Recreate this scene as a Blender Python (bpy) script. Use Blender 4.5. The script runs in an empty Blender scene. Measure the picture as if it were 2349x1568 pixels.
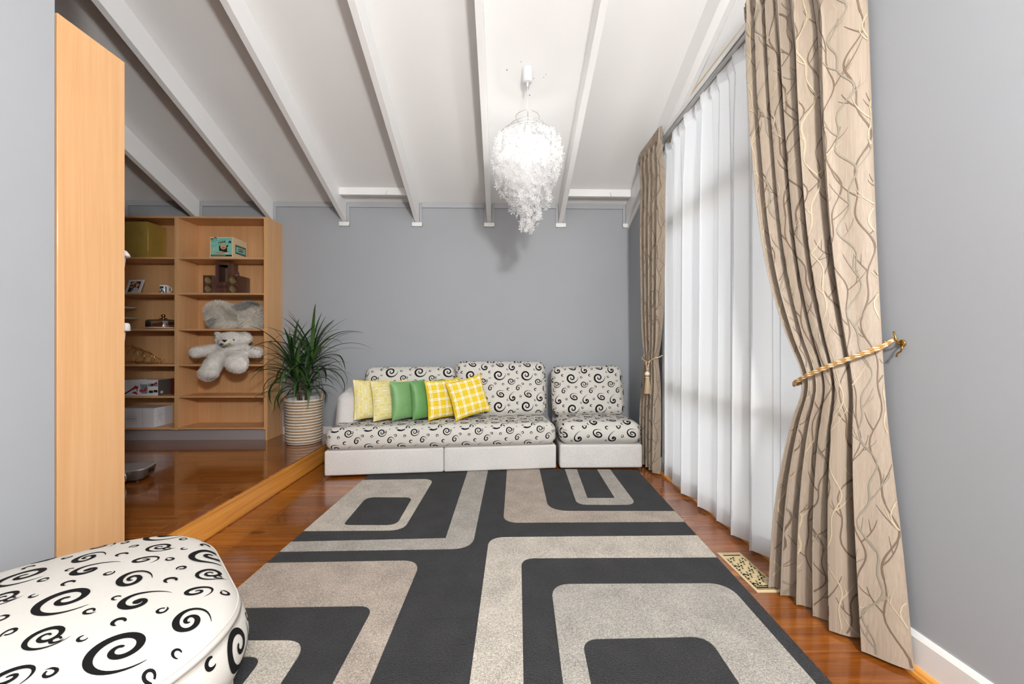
import bpy, bmesh, math, random
import numpy as np
from mathutils import Vector, geometry as mgeo

scene = bpy.context.scene
COL = scene.collection
random.seed(7)
RNG = np.random.default_rng(11)
PI = math.pi

# ------------------------------------------------------------------ camera, world, exposure
cam_data = bpy.data.cameras.new('camera')
cam_data.sensor_width = 36.0
cam_data.lens = 14.0
cam_data.shift_y = 3.0 / 2349.0
cam_data.clip_start = 0.05
cam = bpy.data.objects.new('camera', cam_data)
COL.objects.link(cam)
cam.location = (0.0, 0.0, 1.2)
cam.rotation_euler = (math.radians(90), 0, math.radians(-1.223))
scene.camera = cam

world = bpy.data.worlds.new('overcast_sky')
scene.world = world
world.use_nodes = True
wn = world.node_tree.nodes
wn['Background'].inputs[0].default_value = (0.94, 0.97, 1.0, 1)
wn['Background'].inputs[1].default_value = 3.0

vs = scene.view_settings
vs.view_transform = 'Standard'
vs.look = 'None'
vs.exposure = 0.42
vs.gamma = 1.0
vs.use_curve_mapping = False
scene.cycles.max_bounces = 6
scene.cycles.diffuse_bounces = 3
scene.cycles.glossy_bounces = 3
scene.cycles.transmission_bounces = 6
scene.cycles.transparent_max_bounces = 8
scene.cycles.use_adaptive_sampling = True
scene.cycles.adaptive_threshold = 0.06
scene.cycles.use_light_tree = False
scene.cycles.caustics_reflective = False
scene.cycles.caustics_refractive = False
scene.cycles.sample_clamp_indirect = 6.0

CHANDELIER_W = 3.6
FILL_GLOBE_W = 350.0  # strength of the added fill globe behind the camera

# ------------------------------------------------------------------ colour and material helpers
def lin(c):
    def f(v):
        v = v / 255.0
        return v / 12.92 if v <= 0.04045 else ((v + 0.055) / 1.055) ** 2.4
    return (f(c[0]), f(c[1]), f(c[2]), 1.0)

class N:
    """tiny node helper"""
    def __init__(self, name):
        self.m = bpy.data.materials.new(name)
        self.m.use_nodes = True
        self.t = self.m.node_tree
        self.b = self.t.nodes['Principled BSDF']
        self.out = self.t.nodes['Material Output']
    def node(self, typ, **kw):
        n = self.t.nodes.new(typ)
        for k, v in kw.items():
            setattr(n, k, v)
        return n
    def link(self, a, b):
        self.t.links.new(a, b)
    def coord(self, scale=(1, 1, 1), rnd=0.0, kind='Object'):
        tc = self.node('ShaderNodeTexCoord')
        mp = self.node('ShaderNodeMapping')
        mp.inputs['Scale'].default_value = scale
        if rnd:
            oi = self.node('ShaderNodeObjectInfo')
            mu = self.node('ShaderNodeMath', operation='MULTIPLY')
            self.link(oi.outputs['Random'], mu.inputs[0])
            mu.inputs[1].default_value = rnd
            cb = self.node('ShaderNodeCombineXYZ')
            for i in range(3):
                self.link(mu.outputs[0], cb.inputs[i])
            self.link(cb.outputs[0], mp.inputs['Location'])
        self.link(tc.outputs[kind], mp.inputs['Vector'])
        return mp.outputs[0]
    def noise(self, vec, scale, detail=3, rough=0.5, dist=0.0):
        n = self.node('ShaderNodeTexNoise')
        n.inputs['Scale'].default_value = scale
        n.inputs['Detail'].default_value = detail
        n.inputs['Roughness'].default_value = rough
        n.inputs['Distortion'].default_value = dist
        self.link(vec, n.inputs['Vector'])
        return n.outputs[0]
    def ramp(self, fac, stops, interp='LINEAR'):
        r = self.node('ShaderNodeValToRGB')
        r.color_ramp.interpolation = interp
        e = r.color_ramp.elements
        while len(e) < len(stops):
            e.new(0.5)
        for i, (p, c) in enumerate(stops):
            e[i].position = p
            e[i].color = c
        self.link(fac, r.inputs[0])
        return r.outputs[0]
    def mix(self, fac, a, b, blend='MIX'):
        n = self.node('ShaderNodeMix', data_type='RGBA', blend_type=blend)
        for s, v in ((0, fac), (6, a), (7, b)):
            if hasattr(v, 'links'):
                self.link(v, n.inputs[s])
            else:
                n.inputs[s].default_value = v
        return n.outputs[2]
    def bump(self, height, strength, dist=0.002):
        b = self.node('ShaderNodeBump')
        b.inputs['Strength'].default_value = strength
        b.inputs['Distance'].default_value = dist
        self.link(height, b.inputs['Height'])
        self.link(b.outputs[0], self.b.inputs['Normal'])
    def set(self, **kw):
        for k, v in kw.items():
            self.b.inputs[k.replace('_', ' ')].default_value = v
        return self

def plain(name, rgb, rough=0.5, metal=0.0, spec=0.5, nscale=0.0, namt=0.12, bump=0.0, bscale=200.0, coat=0.0, sheen=0.0):
    n = N(name)
    c = lin(rgb)
    n.set(Base_Color=c, Roughness=rough, Metallic=metal)
    n.b.inputs['Specular IOR Level'].default_value = spec
    n.b.inputs['Coat Weight'].default_value = coat
    n.b.inputs['Sheen Weight'].default_value = sheen
    if nscale:
        v = n.coord()
        f = n.noise(v, nscale, 4)
        d = tuple(x * (1 - namt) for x in c[:3]) + (1,)
        l = tuple(min(1, x * (1 + namt)) for x in c[:3]) + (1,)
        n.link(n.ramp(f, [(0.3, d), (0.7, l)]), n.b.inputs['Base Color'])
    if bump:
        v = n.coord()
        n.bump(n.noise(v, bscale, 2), bump)
    return n.m

def fabric(name, rgb, weave=900.0, amt=0.1, strength=0.35, rough=0.9, stretch=(1, 1, 1), rgb2=None, big=0.0):
    """woven cloth: fine cross weave in colour and relief"""
    n = N(name)
    c = lin(rgb)
    c2 = lin(rgb2) if rgb2 else tuple(x * (1 - amt) for x in c[:3]) + (1,)
    a = n.noise(n.coord((weave, weave * 0.12, weave)), 1.0, 2)
    b = n.noise(n.coord((weave * 0.12, weave, weave * 0.12)), 1.0, 2)
    mu = n.node('ShaderNodeMath', operation='ADD')
    n.link(a, mu.inputs[0]); n.link(b, mu.inputs[1])
    h = n.node('ShaderNodeMath', operation='MULTIPLY')
    n.link(mu.outputs[0], h.inputs[0]); h.inputs[1].default_value = 0.5
    col = n.ramp(h.outputs[0], [(0.35, c2), (0.62, c)])
    if big:
        s = n.noise(n.coord(), 6.0, 3)
        col = n.mix(n.ramp(s, [(0.35, (big, big, big, 1)), (0.7, (0, 0, 0, 1))]), col, c2)
    n.link(col, n.b.inputs['Base Color'])
    n.set(Roughness=rough)
    n.b.inputs['Specular IOR Level'].default_value = 0.2
    n.bump(h.outputs[0], strength, 0.001)
    return n.m

def wood(name, dark, mid, light, grain=(60, 60, 2.0), rough=0.35, coat=0.0, rnd=10.0, knots=0.0, var=0.25, kscale=2.2, kstretch=(0.35, 1, 1)):
    """grain runs along the axis with the small scale"""
    n = N(name)
    v = n.coord(grain, rnd)
    f1 = n.noise(v, 1.0, 5, 0.6, 0.6)
    v2 = n.coord(tuple(g * 0.12 for g in grain), rnd)
    f2 = n.noise(v2, 1.0, 3, 0.5, 1.5)
    mx = n.mix(0.45, f1, f2)
    col = n.ramp(mx, [(0.30, lin(dark)), (0.5, lin(mid)), (0.70, lin(light))])
    if var:
        oi = n.node('ShaderNodeObjectInfo')
        tone = n.ramp(oi.outputs['Random'], [(0.0, (1 - var, 1 - var, 1 - var, 1)), (1.0, (1 + var * .5, 1 + var * .5, 1 + var * .5, 1))])
        col = n.mix(1.0, col, tone, 'MULTIPLY')
    if knots:
        kv = n.coord(kstretch, rnd * 3.1)
        vo = n.node('ShaderNodeTexVoronoi')
        vo.inputs['Scale'].default_value = kscale
        n.link(kv, vo.inputs['Vector'])
        ks = n.ramp(vo.outputs['Distance'], [(0.0, (knots, knots, knots, 1)), (0.035, (knots * .55, knots * .55, knots * .55, 1)), (0.11, (0, 0, 0, 1))])
        col = n.mix(ks, col, lin(tuple(x * 0.25 for x in dark)))
    n.link(col, n.b.inputs['Base Color'])
    n.set(Roughness=rough)
    n.b.inputs['Coat Weight'].default_value = coat
    n.b.inputs['Coat Roughness'].default_value = 0.06
    n.bump(f1, 0.05, 0.001)
    return n.m

M = {}
def paint(name, rgb, rough=0.6):
    n = N(name)
    n.set(Base_Color=lin(rgb), Roughness=rough)
    n.b.inputs['Specular IOR Level'].default_value = 0.3
    v = n.coord()
    n.bump(n.noise(v, 160.0, 3), 0.06, 0.001)
    c = lin(rgb)
    f = n.noise(v, 1.3, 2)
    n.link(n.ramp(f, [(0.3, tuple(x * .97 for x in c[:3]) + (1,)), (0.7, c)]), n.b.inputs['Base Color'])
    return n.m

M['wall'] = paint('grey_wall_paint', (168, 171, 175))
M['white'] = paint('white_ceiling_paint', (240, 240, 239))
M['beam'] = paint('white_beam_paint', (243, 243, 242), 0.45)
M['trim'] = plain('white_trim_gloss', (232, 230, 226), 0.3)
M['cornice'] = paint('grey_cornice_paint', (178, 180, 183), 0.5)
M['floor'] = wood('varnished_pine_floor', (98, 48, 11), (144, 78, 21), (176, 106, 36), (1.6, 42, 42), 0.22, 0.8, 9.0, 0.9, 0.16, 4.0)
M['riser'] = wood('varnished_pine_riser', (180, 110, 42), (224, 152, 66), (240, 176, 92), (30, 1.4, 46), 0.3, 0.5, 4.0, 0.55, 0.1, 1.6, (1, .35, 1))
M['beech'] = wood('beech_veneer', (214, 161, 108), (223, 172, 120), (231, 183, 133), (46, 46, 1.6), 0.42, 0.15, 7.0, 0.0, 0.05)
M['beech_h'] = wood('beech_veneer_shelf', (206, 150, 98), (220, 167, 116), (231, 183, 133), (1.6, 46, 46), 0.42, 0.15, 7.0, 0.0, 0.05)
M['kick'] = plain('grey_kickboard', (168, 160, 160), 0.35)
M['linen'] = fabric('white_linen', (226, 223, 219), 700, 0.12, 0.4, rgb2=(204, 200, 196), big=0.25)
M['swirl_cloth'] = fabric('ivory_cotton', (212, 208, 201), 1100, 0.06, 0.2, big=0.2)
M['swirl_ink'] = plain('black_flock', (17, 16, 17), 0.85, spec=0.2)
M['green'] = plain('green_satin', (116, 163, 102), 0.42, spec=0.4, nscale=9, namt=0.1, sheen=0.3)
M['green2'] = plain('green_satin_deep', (98, 150, 84), 0.42, spec=0.4, nscale=9, namt=0.1, sheen=0.3)
M['yellow_pale'] = fabric('pale_cream_cotton', (240, 236, 214), 900, 0.08, 0.25)
M['yellow'] = fabric('yellow_cotton', (236, 203, 48), 900, 0.08, 0.25)
M['yellow_line'] = plain('yellow_print', (219, 200, 72), 0.85, spec=0.2)
M['cream_line'] = plain('cream_print', (245, 238, 208), 0.85, spec=0.2)
M['gold_metal'] = plain('brushed_gold_metal', (214, 172, 96), 0.25, 1.0)
M['brass'] = plain('polished_brass', (178, 140, 72), 0.2, 1.0)
M['steel'] = plain('white_wire', (205, 205, 203), 0.3, 0.6)
M['white_plastic'] = plain('white_plastic', (232, 233, 236), 0.35)
M['black'] = plain('black_plastic', (14, 14, 15), 0.4)
M['dark'] = plain('dark_void', (10, 9, 8), 0.9)

def ribbed_drape():
    n = N('champagne_jacquard')
    f = n.noise(n.coord((420, 420, 4.0)), 1.0, 2)
    g = n.noise(n.coord((120, 120, 1.0)), 1.0, 2)
    mx = n.mix(0.4, f, g)
    n.link(n.ramp(mx, [(0.30, lin((147, 132, 116))), (0.5, lin((157, 142, 125))), (0.70, lin((167, 152, 135)))]), n.b.inputs['Base Color'])
    n.set(Roughness=0.55)
    n.b.inputs['Specular IOR Level'].default_value = 0.35
    n.b.inputs['Sheen Weight'].default_value = 0.3
    n.bump(f, 0.25, 0.001)
    return n.m
M['drape'] = ribbed_drape()
M['branch_dark'] = plain('taupe_weave', (108, 90, 73), 0.6)
M['branch_pale'] = plain('pale_weave', (180, 165, 138), 0.55)
M['branch_grey'] = plain('sage_weave', (136, 128, 112), 0.6)

def sheer_mat():
    n = N('white_voile')
    tr = n.node('ShaderNodeBsdfTransparent')
    tr.inputs[0].default_value = (1, 1, 1, 1)
    tl = n.node('ShaderNodeBsdfTranslucent')
    tl.inputs[0].default_value = (0.86, 0.87, 0.89, 1)
    df = n.node('ShaderNodeBsdfDiffuse')
    df.inputs[0].default_value = (0.9, 0.9, 0.91, 1)
    m1 = n.node('ShaderNodeMixShader'); m1.inputs[0].default_value = 0.5
    n.link(tl.outputs[0], m1.inputs[1]); n.link(df.outputs[0], m1.inputs[2])
    m2 = n.node('ShaderNodeMixShader')
    f = n.noise(n.coord((900, 900, 900)), 1.0, 1)
    n.link(n.ramp(f, [(0.3, (.88, .88, .88, 1)), (0.7, (.97, .97, .97, 1))]), m2.inputs[0])
    n.link(tr.outputs[0], m2.inputs[1]); n.link(m1.outputs[0], m2.inputs[2])
    n.link(m2.outputs[0], n.out.inputs['Surface'])
    return n.m
M['sheer'] = sheer_mat()

def petal_mat():
    n = N('white_petal_film')
    tr = n.node('ShaderNodeBsdfTransparent')
    tl = n.node('ShaderNodeBsdfTranslucent'); tl.inputs[0].default_value = (0.95, 0.95, 0.95, 1)
    df = n.node('ShaderNodeBsdfDiffuse'); df.inputs[0].default_value = (0.93, 0.93, 0.93, 1)
    m1 = n.node('ShaderNodeMixShader'); m1.inputs[0].default_value = 0.5
    n.link(tl.outputs[0], m1.inputs[1]); n.link(df.outputs[0], m1.inputs[2])
    m2 = n.node('ShaderNodeMixShader'); m2.inputs[0].default_value = 0.68
    n.link(tr.outputs[0], m2.inputs[1]); n.link(m1.outputs[0], m2.inputs[2])
    n.link(m2.outputs[0], n.out.inputs['Surface'])
    return n.m
M['petal'] = petal_mat()

def glass_mat(name, tint=(1, 1, 1, 1), gloss=0.12):
    n = N(name)
    tr = n.node('ShaderNodeBsdfTransparent'); tr.inputs[0].default_value = tint
    gl = n.node('ShaderNodeBsdfGlossy'); gl.inputs['Roughness'].default_value = 0.03
    lw = n.node('ShaderNodeFresnel'); lw.inputs[0].default_value = 1.45
    m = n.node('ShaderNodeMixShader')
    if gloss:
        ad = n.node('ShaderNodeMath', operation='ADD')
        n.link(lw.outputs[0], ad.inputs[0]); ad.inputs[1].default_value = gloss
        n.link(ad.outputs[0], m.inputs[0])
    else:
        n.link(lw.outputs[0], m.inputs[0])
    n.link(tr.outputs[0], m.inputs[1]); n.link(gl.outputs[0], m.inputs[2])
    n.link(m.outputs[0], n.out.inputs['Surface'])
    return n.m
M['pane'] = glass_mat('window_glass', gloss=0.0)
M['smoke_glass'] = glass_mat('smoky_glass', (0.82, 0.74, 0.66, 1), 0.05)

def rug_mat(name, rgb, contrast=0.35, lift=1.0):
    n = N(name)
    c = lin(rgb)
    v = n.coord()
    f = n.noise(v, 230.0, 2, 0.8)
    g = n.noise(v, 7.0, 3)
    mx = n.mix(0.18, f, g)
    d = tuple(x * (1 - contrast) for x in c[:3]) + (1,)
    l = tuple(min(1, x * (1 + contrast * lift)) for x in c[:3]) + (1,)
    n.link(n.ramp(mx, [(0.40, d), (0.5, c), (0.60, l)]), n.b.inputs['Base Color'])
    n.set(Roughness=0.95)
    n.b.inputs['Specular IOR Level'].default_value = 0.1
    n.b.inputs['Sheen Weight'].default_value = 0.15
    h = n.noise(v, 150.0, 3, 0.8)
    n.bump(h, 1.0, 0.012)
    return n.m
M['rug_dark'] = rug_mat('charcoal_pile', (32, 32, 34), 0.85, 2.6)
M['rug_cream'] = rug_mat('cream_pile', (216, 206, 192), 0.42)
M['rug_grey'] = rug_mat('warm_grey_pile', (190, 183, 173), 0.42)
M['rug_beige'] = rug_mat('mushroom_pile', (194, 179, 164), 0.42)

# ------------------------------------------------------------------ mesh helpers
def mesh_obj(name, verts, faces, mats, parent=None, midx=None, smooth=False, loc=None, kind=None):
    me = bpy.data.meshes.new(name)
    if isinstance(verts, np.ndarray):
        verts = verts.tolist()
    if isinstance(faces, np.ndarray):
        faces = faces.tolist()
    me.from_pydata(verts, [], faces)
    if not isinstance(mats, (list, tuple)):
        mats = [mats]
    for m in mats:
        me.materials.append(M[m] if isinstance(m, str) else m)
    if midx is not None:
        me.polygons.foreach_set('material_index', np.asarray(midx, dtype=np.int32))
    if smooth is True:
        me.polygons.foreach_set('use_smooth', np.ones(len(me.polygons), dtype=bool))
    elif smooth is not False:
        me.polygons.foreach_set('use_smooth', np.asarray(smooth, dtype=bool))
    me.update()
    o = bpy.data.objects.new(name, me)
    COL.objects.link(o)
    if parent is not None:
        o.parent = parent
    if loc is not None:
        o.location = loc
    if kind:
        o['kind'] = kind
    return o

def tag(o, label=None, cat=None, group=None, kind=None):
    if label: o['label'] = label
    if cat: o['category'] = cat
    if group: o['group'] = group
    if kind: o['kind'] = kind
    return o

def thing(name, label, cat, loc=(0, 0, 0), rz=0.0, group=None):
    o = bpy.data.objects.new(name, None)
    o.empty_display_size = 0.05
    COL.objects.link(o)
    o.location = loc
    o.rotation_euler = (0, 0, rz)
    return tag(o, label, cat, group)

def structure(name, loc=(0, 0, 0)):
    o = bpy.data.objects.new(name, None)
    COL.objects.link(o)
    o.location = loc
    o['kind'] = 'structure'
    return o

class MB:
    """collects shapes of one mesh"""
    def __init__(self):
        self.v = []; self.f = []; self.mi = []; self.sm = []
        self.cur = 0; self.smooth = False
    def add(self, verts, faces):
        b = len(self.v)
        self.v.extend([tuple(map(float, p)) for p in verts])
        for f in faces:
            self.f.append(tuple(int(i) + b for i in f))
            self.mi.append(self.cur); self.sm.append(self.smooth)
        return self
    def box(self, x0, x1, y0, y1, z0, z1):
        v = [(x, y, z) for x in (x0, x1) for y in (y0, y1) for z in (z0, z1)]
        f = [(0, 1, 3, 2), (4, 6, 7, 5), (0, 4, 5, 1), (2, 3, 7, 6), (0, 2, 6, 4), (1, 5, 7, 3)]
        return self.add(v, f)
    def cbox(self, x0, x1, y0, y1, z0, z1, c=0.002):
        """box with chamfered edges"""
        pts = []
        for sx in (0, 1):
            for sy in (0, 1):
                for sz in (0, 1):
                    for k in range(3):
                        d = [c, c, c]; d[k] = 0
                        pts.append((x1 - d[0] if sx else x0 + d[0], y1 - d[1] if sy else y0 + d[1], z1 - d[2] if sz else z0 + d[2]))
        return self.hull(pts)
    def hull(self, pts):
        bm = bmesh.new()
        for p in pts:
            bm.verts.new(p)
        bmesh.ops.convex_hull(bm, input=bm.verts)
        bmesh.ops.dissolve_limit(bm, angle_limit=0.01, verts=bm.verts, edges=bm.edges)
        bm.verts.index_update()
        self.add([v.co[:] for v in bm.verts], [[v.index for v in f.verts] for f in bm.faces])
        bm.free()
        return self
    def quadprism(self, base, top):
        n = len(base)
        f = [tuple(range(n))[::-1], tuple(range(n, 2 * n))]
        for i in range(n):
            j = (i + 1) % n
            f.append((i, j, n + j, n + i))
        return self.add(list(base) + list(top), f)
    def tube(self, path, r, seg=8, closed=False, cap=True):
        path = np.asarray(path, float)
        n = len(path)
        rr = np.full(n, r) if np.isscalar(r) else np.asarray(r, float)
        if closed:
            tan = np.roll(path, -1, 0) - np.roll(path, 1, 0)
        else:
            tan = np.gradient(path, axis=0)
        tan /= np.linalg.norm(tan, axis=1)[:, None] + 1e-12
        ref = np.array([0, 0, 1.0]) if abs(tan[0][2]) < 0.9 else np.array([1.0, 0, 0])
        u = np.cross(tan[0], ref); u /= np.linalg.norm(u)
        vs_ = []
        for i in range(n):
            u = u - tan[i] * np.dot(u, tan[i]); u /= np.linalg.norm(u) + 1e-12
            w = np.cross(tan[i], u)
            for k in range(seg):
                a = 2 * PI * k / seg
                vs_.append(path[i] + rr[i] * (math.cos(a) * u + math.sin(a) * w))
        f = []
        m = n if closed else n - 1
        for i in range(m):
            j = (i + 1) % n
            for k in range(seg):
                l = (k + 1) % seg
                f.append((i * seg + k, i * seg + l, j * seg + l, j * seg + k))
        if cap and not closed:
            f.append(tuple(range(seg))[::-1]); f.append(tuple(range((n - 1) * seg, n * seg)))
        return self.add(vs_, f)
    def lathe(self, prof, seg=32, c=(0, 0, 0), axis='z', cap0=False, cap1=False):
        vs_ = []
        for (r, z) in prof:
            for k in range(seg):
                a = 2 * PI * k / seg
                p = (r * math.cos(a), r * math.sin(a), z)
                if axis == 'y': p = (p[0], z, p[1])
                if axis == 'x': p = (z, p[0], p[1])
                vs_.append((p[0] + c[0], p[1] + c[1], p[2] + c[2]))
        f = []
        for i in range(len(prof) - 1):
            for k in range(seg):
                l = (k + 1) % seg
                q = (i * seg + k, i * seg + l, (i + 1) * seg + l, (i + 1) * seg + k)
                f.append(q if axis != 'y' else q[::-1])
        if cap0: f.append(tuple(range(seg))[::-1])
        if cap1: f.append(tuple(range((len(prof) - 1) * seg, len(prof) * seg)))
        return self.add(vs_, f)
    def ellipsoid(self, c, r, seg=16, rings=10, rot=None):
        vs_ = []; f = []
        for i in range(1, rings):
            th = PI * i / rings
            for k in range(seg):
                a = 2 * PI * k / seg
                vs_.append((r[0] * math.sin(th) * math.cos(a), r[1] * math.sin(th) * math.sin(a), r[2] * math.cos(th)))
        vs_.append((0, 0, r[2])); vs_.append((0, 0, -r[2]))
        t = len(vs_) - 2
        for i in range(rings - 2):
            for k in range(seg):
                l = (k + 1) % seg
                f.append((i * seg + k, (i + 1) * seg + k, (i + 1) * seg + l, i * seg + l))
        for k in range(seg):
            l = (k + 1) % seg
            f.append((t, k, l)); f.append((t + 1, (rings - 2) * seg + l, (rings - 2) * seg + k))
        V = np.array(vs_)
        if rot is not None:
            V = V @ np.array(rot).T
        return self.add(V + np.array(c), f)
    def poly(self, outer, z0, z1, holes=(), bevel=0.0):
        """flat plate from a plan outline, with holes"""
        loops = [list(outer)] + [list(h) for h in holes]
        flat = [p for l in loops for p in l]
        tris = mgeo.tessellate_polygon([[Vector((p[0], p[1], 0)) for p in l] for l in loops])
        n = len(flat)
        vs_ = [(p[0], p[1], z1) for p in flat] + [(p[0], p[1], z0) for p in flat]
        f = []
        for t in tris:
            a, b, c = (Vector(flat[i]) for i in t)
            cr = (b - a).x * (c - a).y - (b - a).y * (c - a).x
            f.append(tuple(t) if cr > 0 else tuple(t)[::-1])
        k = 0
        for l in loops:
            m = len(l)
            for i in range(m):
                j = (i + 1) % m
                f.append((k + i, k + j, n + k + j, n + k + i))
            k += m
        return self.add(vs_, f)
    def xf(self, start, fn):
        self.v[start:] = [tuple(fn(Vector(p))) for p in self.v[start:]]
    def build(self, name, mats, parent=None, smooth=None, loc=None, kind=None):
        return mesh_obj(name, self.v, self.f, mats, parent, self.mi if any(self.mi) else None,
                        self.sm if smooth is None else smooth, loc, kind)

def B(x0, x1, y0, y1, z0, z1, c=0.0):
    m = MB()
    return m.cbox(x0, x1, y0, y1, z0, z1, c) if c else m.box(x0, x1, y0, y1, z0, z1)

def dup(root, loc, rz=None, label=None):
    r = root.copy(); COL.objects.link(r); r.location = loc
    if rz is not None: r.rotation_euler = (0, 0, rz)
    if label: r['label'] = label
    for ch in list(root.children):
        c = ch.copy(); COL.objects.link(c); c.parent = r
        for g in list(ch.children):
            d = g.copy(); COL.objects.link(d); d.parent = c
    return r

def rot3(rx=0, ry=0, rz=0):
    cx, sx, cy, sy, cz, sz = math.cos(rx), math.sin(rx), math.cos(ry), math.sin(ry), math.cos(rz), math.sin(rz)
    X = np.array([[1, 0, 0], [0, cx, -sx], [0, sx, cx]])
    Y = np.array([[cy, 0, sy], [0, 1, 0], [-sy, 0, cy]])
    Z = np.array([[cz, -sz, 0], [sz, cz, 0], [0, 0, 1]])
    return Z @ Y @ X

# surfaces: fn(u, v) -> (n, 3); printed strokes are laid on them as flat ribbons of the same mesh
def surf_normal(fn, u, v, sign, d=1e-3):
    a = fn(u + d, v) - fn(u - d, v)
    b = fn(u, v + d) - fn(u, v - d)
    n = np.cross(a, b)
    return sign * n / (np.linalg.norm(n, axis=1)[:, None] + 1e-12)

def grid_mesh(fn, us, vs_):
    U, V = np.meshgrid(us, vs_, indexing='ij')
    P = fn(U.ravel(), V.ravel())
    nu, nv = len(us), len(vs_)
    i, j = np.meshgrid(np.arange(nu - 1), np.arange(nv - 1), indexing='ij')
    a = (i * nv + j).ravel()
    F = np.stack([a, a + nv, a + nv + 1, a + 1], 1)
    return P, F

def ribbons(fn, strokes, sign, eps, bounds, across=3):
    """strokes: (points Nx2, half widths N). bounds: (u0,u1,v0,v1) or callable mask"""
    VV = []; FF = []; base = 0
    for pts, hw in strokes:
        pts = np.asarray(pts, float); hw = np.asarray(hw, float)
        t = np.gradient(pts, axis=0)
        t /= np.linalg.norm(t, axis=1)[:, None] + 1e-12
        nn = np.stack([-t[:, 1], t[:, 0]], 1)
        cols = [pts + nn * hw[:, None] * k for k in np.linspace(-1, 1, across)]
        UV = np.stack(cols, 1)
        u, v = UV[..., 0], UV[..., 1]
        if callable(bounds):
            ok = bounds(u, v)
        else:
            ok = (u > bounds[0]) & (u < bounds[1]) & (v > bounds[2]) & (v < bounds[3])
        if not ok.any():
            continue
        P = fn(u.ravel(), v.ravel()) + eps * surf_normal(fn, u.ravel(), v.ravel(), sign)
        n = len(pts)
        for i in range(n - 1):
            for k in range(across - 1):
                if ok[i, k] and ok[i + 1, k] and ok[i, k + 1] and ok[i + 1, k + 1]:
                    FF.append((base + i * across + k, base + (i + 1) * across + k, base + (i + 1) * across + k + 1, base + i * across + k + 1))
        VV.append(P); base += n * across
    if not VV:
        return np.zeros((0, 3)), []
    return np.concatenate(VV), FF

# ------------------------------------------------------------------ swirl print (units: metres, tile 0.288 x 0.322)
TILE = (0.288, 0.322)
def spiral(cx, cy, R, turns, rot, chir=1, sq=1.0, sqr=0.0, w=0.006, inner=0.1, n=46, peak=0.72, flick=0.0):
    t = np.linspace(0, 1, n)
    ang = rot + chir * 2 * PI * turns * t
    r = R * (inner + (1 - inner) * t ** 1.15)
    r = r * (1 + flick * np.clip((t - 0.85) / 0.15, 0, 1) ** 2)
    x, y = r * np.cos(ang), r * np.sin(ang) * sq
    c, s = math.cos(sqr), math.sin(sqr)
    P = np.stack([cx + c * x - s * y, cy + s * x + c * y], 1)
    up = np.clip(t / peak, 0, 1) ** 0.7
    dn = np.clip((1 - t) / (1 - peak), 0, 1) ** 0.8
    hw = 0.5 * w * (0.28 + 0.72 * up) * np.minimum(1, dn + 0.06)
    return P, hw
def dot(cx, cy, r):
    return np.array([[cx - r, cy], [cx - r * .5, cy], [cx, cy], [cx + r * .5, cy], [cx + r, cy]]), np.array([r * .35, r * .87, r, r * .87, r * .35])
def tile_strokes():
    k = 0.00102
    S = []
    def at(x, y):
        return x * k, -y * k
    x, y = at(0, 0);      S += [spiral(x, y, .064, 1.72, 2.0, 1, .98, 0, .0185, .08, 64, .74, .12)]
    x, y = at(-140, -80); S += [spiral(x, y, .046, 1.25, 2.6, -1, .95, .3, .0155, .16, 46, .6, .5), dot(x, y, .0095)]
    x, y = at(20, -115);  S += [spiral(x, y, .054, 1.85, .4, -1, .66, -.45, .0142, .08, 60, .72, .22)]
    x, y = at(125, 65);   S += [spiral(x, y, .042, 1.9, 1.0, 1, .95, .2, .0112, .1, 56, .7, .1)]
    x, y = at(-85, 135);  S += [spiral(x, y, .038, 1.55, 2.2, -1, .72, 1.15, .0112, .12, 46, .66, .25)]
    def loop(px, py, R, rot, tail=1.0, w=.0066):
        px, py = at(px, py)
        t = np.linspace(0, 1, 20)
        a = rot + 2 * PI * 1.0 * t
        r = R * (1 + .7 * tail * np.clip((t - .78) / .22, 0, 1) ** 1.4)
        P = np.stack([px + r * np.cos(a), py + r * np.sin(a) * .9], 1)
        return P, .5 * w * (0.55 + .45 * np.sin(PI * t)) * np.clip((1 - t) / .12 + .15, 0, 1)
    def cee(px, py, R, rot, w=.0095):
        px, py = at(px, py)
        t = np.linspace(0, 1, 16)
        a = rot + 1.45 * PI * t
        P = np.stack([px + R * np.cos(a), py + R * np.sin(a) * .85], 1)
        return P, .5 * w * np.sin(PI * (0.1 + .85 * t)) ** .8
    S += [loop(-63, -97, .0095, 2.0), loop(100, -8, .0095, .6), loop(-38, 92, .0095, 3.4), loop(42, 98, .0095, 5.0), loop(-130, 60, .0085, 1.0)]
    S += [cee(-90, -28, .0125, .9), cee(-92, 30, .009, 2.6, .006), cee(97, 148, .014, .7, .010), cee(90, -60, .009, 1.4, .006)]
    return S
TS = tile_strokes()
def swirls(u0, u1, v0, v1, ou=0.0, ov=0.0, rot=0.0, scale=1.0):
    """strokes of the print covering a metric rectangle"""
    out = []
    tw, th = TILE[0] * scale, TILE[1] * scale
    c, s = math.cos(rot), math.sin(rot)
    cu, cv = (u0 + u1) / 2, (v0 + v1) / 2
    span = math.hypot(u1 - u0, v1 - v0) / 2 + .15
    nu, nv = int(span / tw) + 2, int(span / th) + 2
    for i in range(-nu, nu + 1):
        for j in range(-nv, nv + 1):
            for P, hw in TS:
                Q = P * scale + np.array([i * tw + ou, j * th + ov])
                R = np.stack([c * Q[:, 0] - s * Q[:, 1] + cu, s * Q[:, 0] + c * Q[:, 1] + cv], 1)
                if R[:, 0].max() < u0 or R[:, 0].min() > u1 or R[:, 1].max() < v0 or R[:, 1].min() > v1:
                    continue
                out.append((R, hw * scale))
    return out

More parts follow.
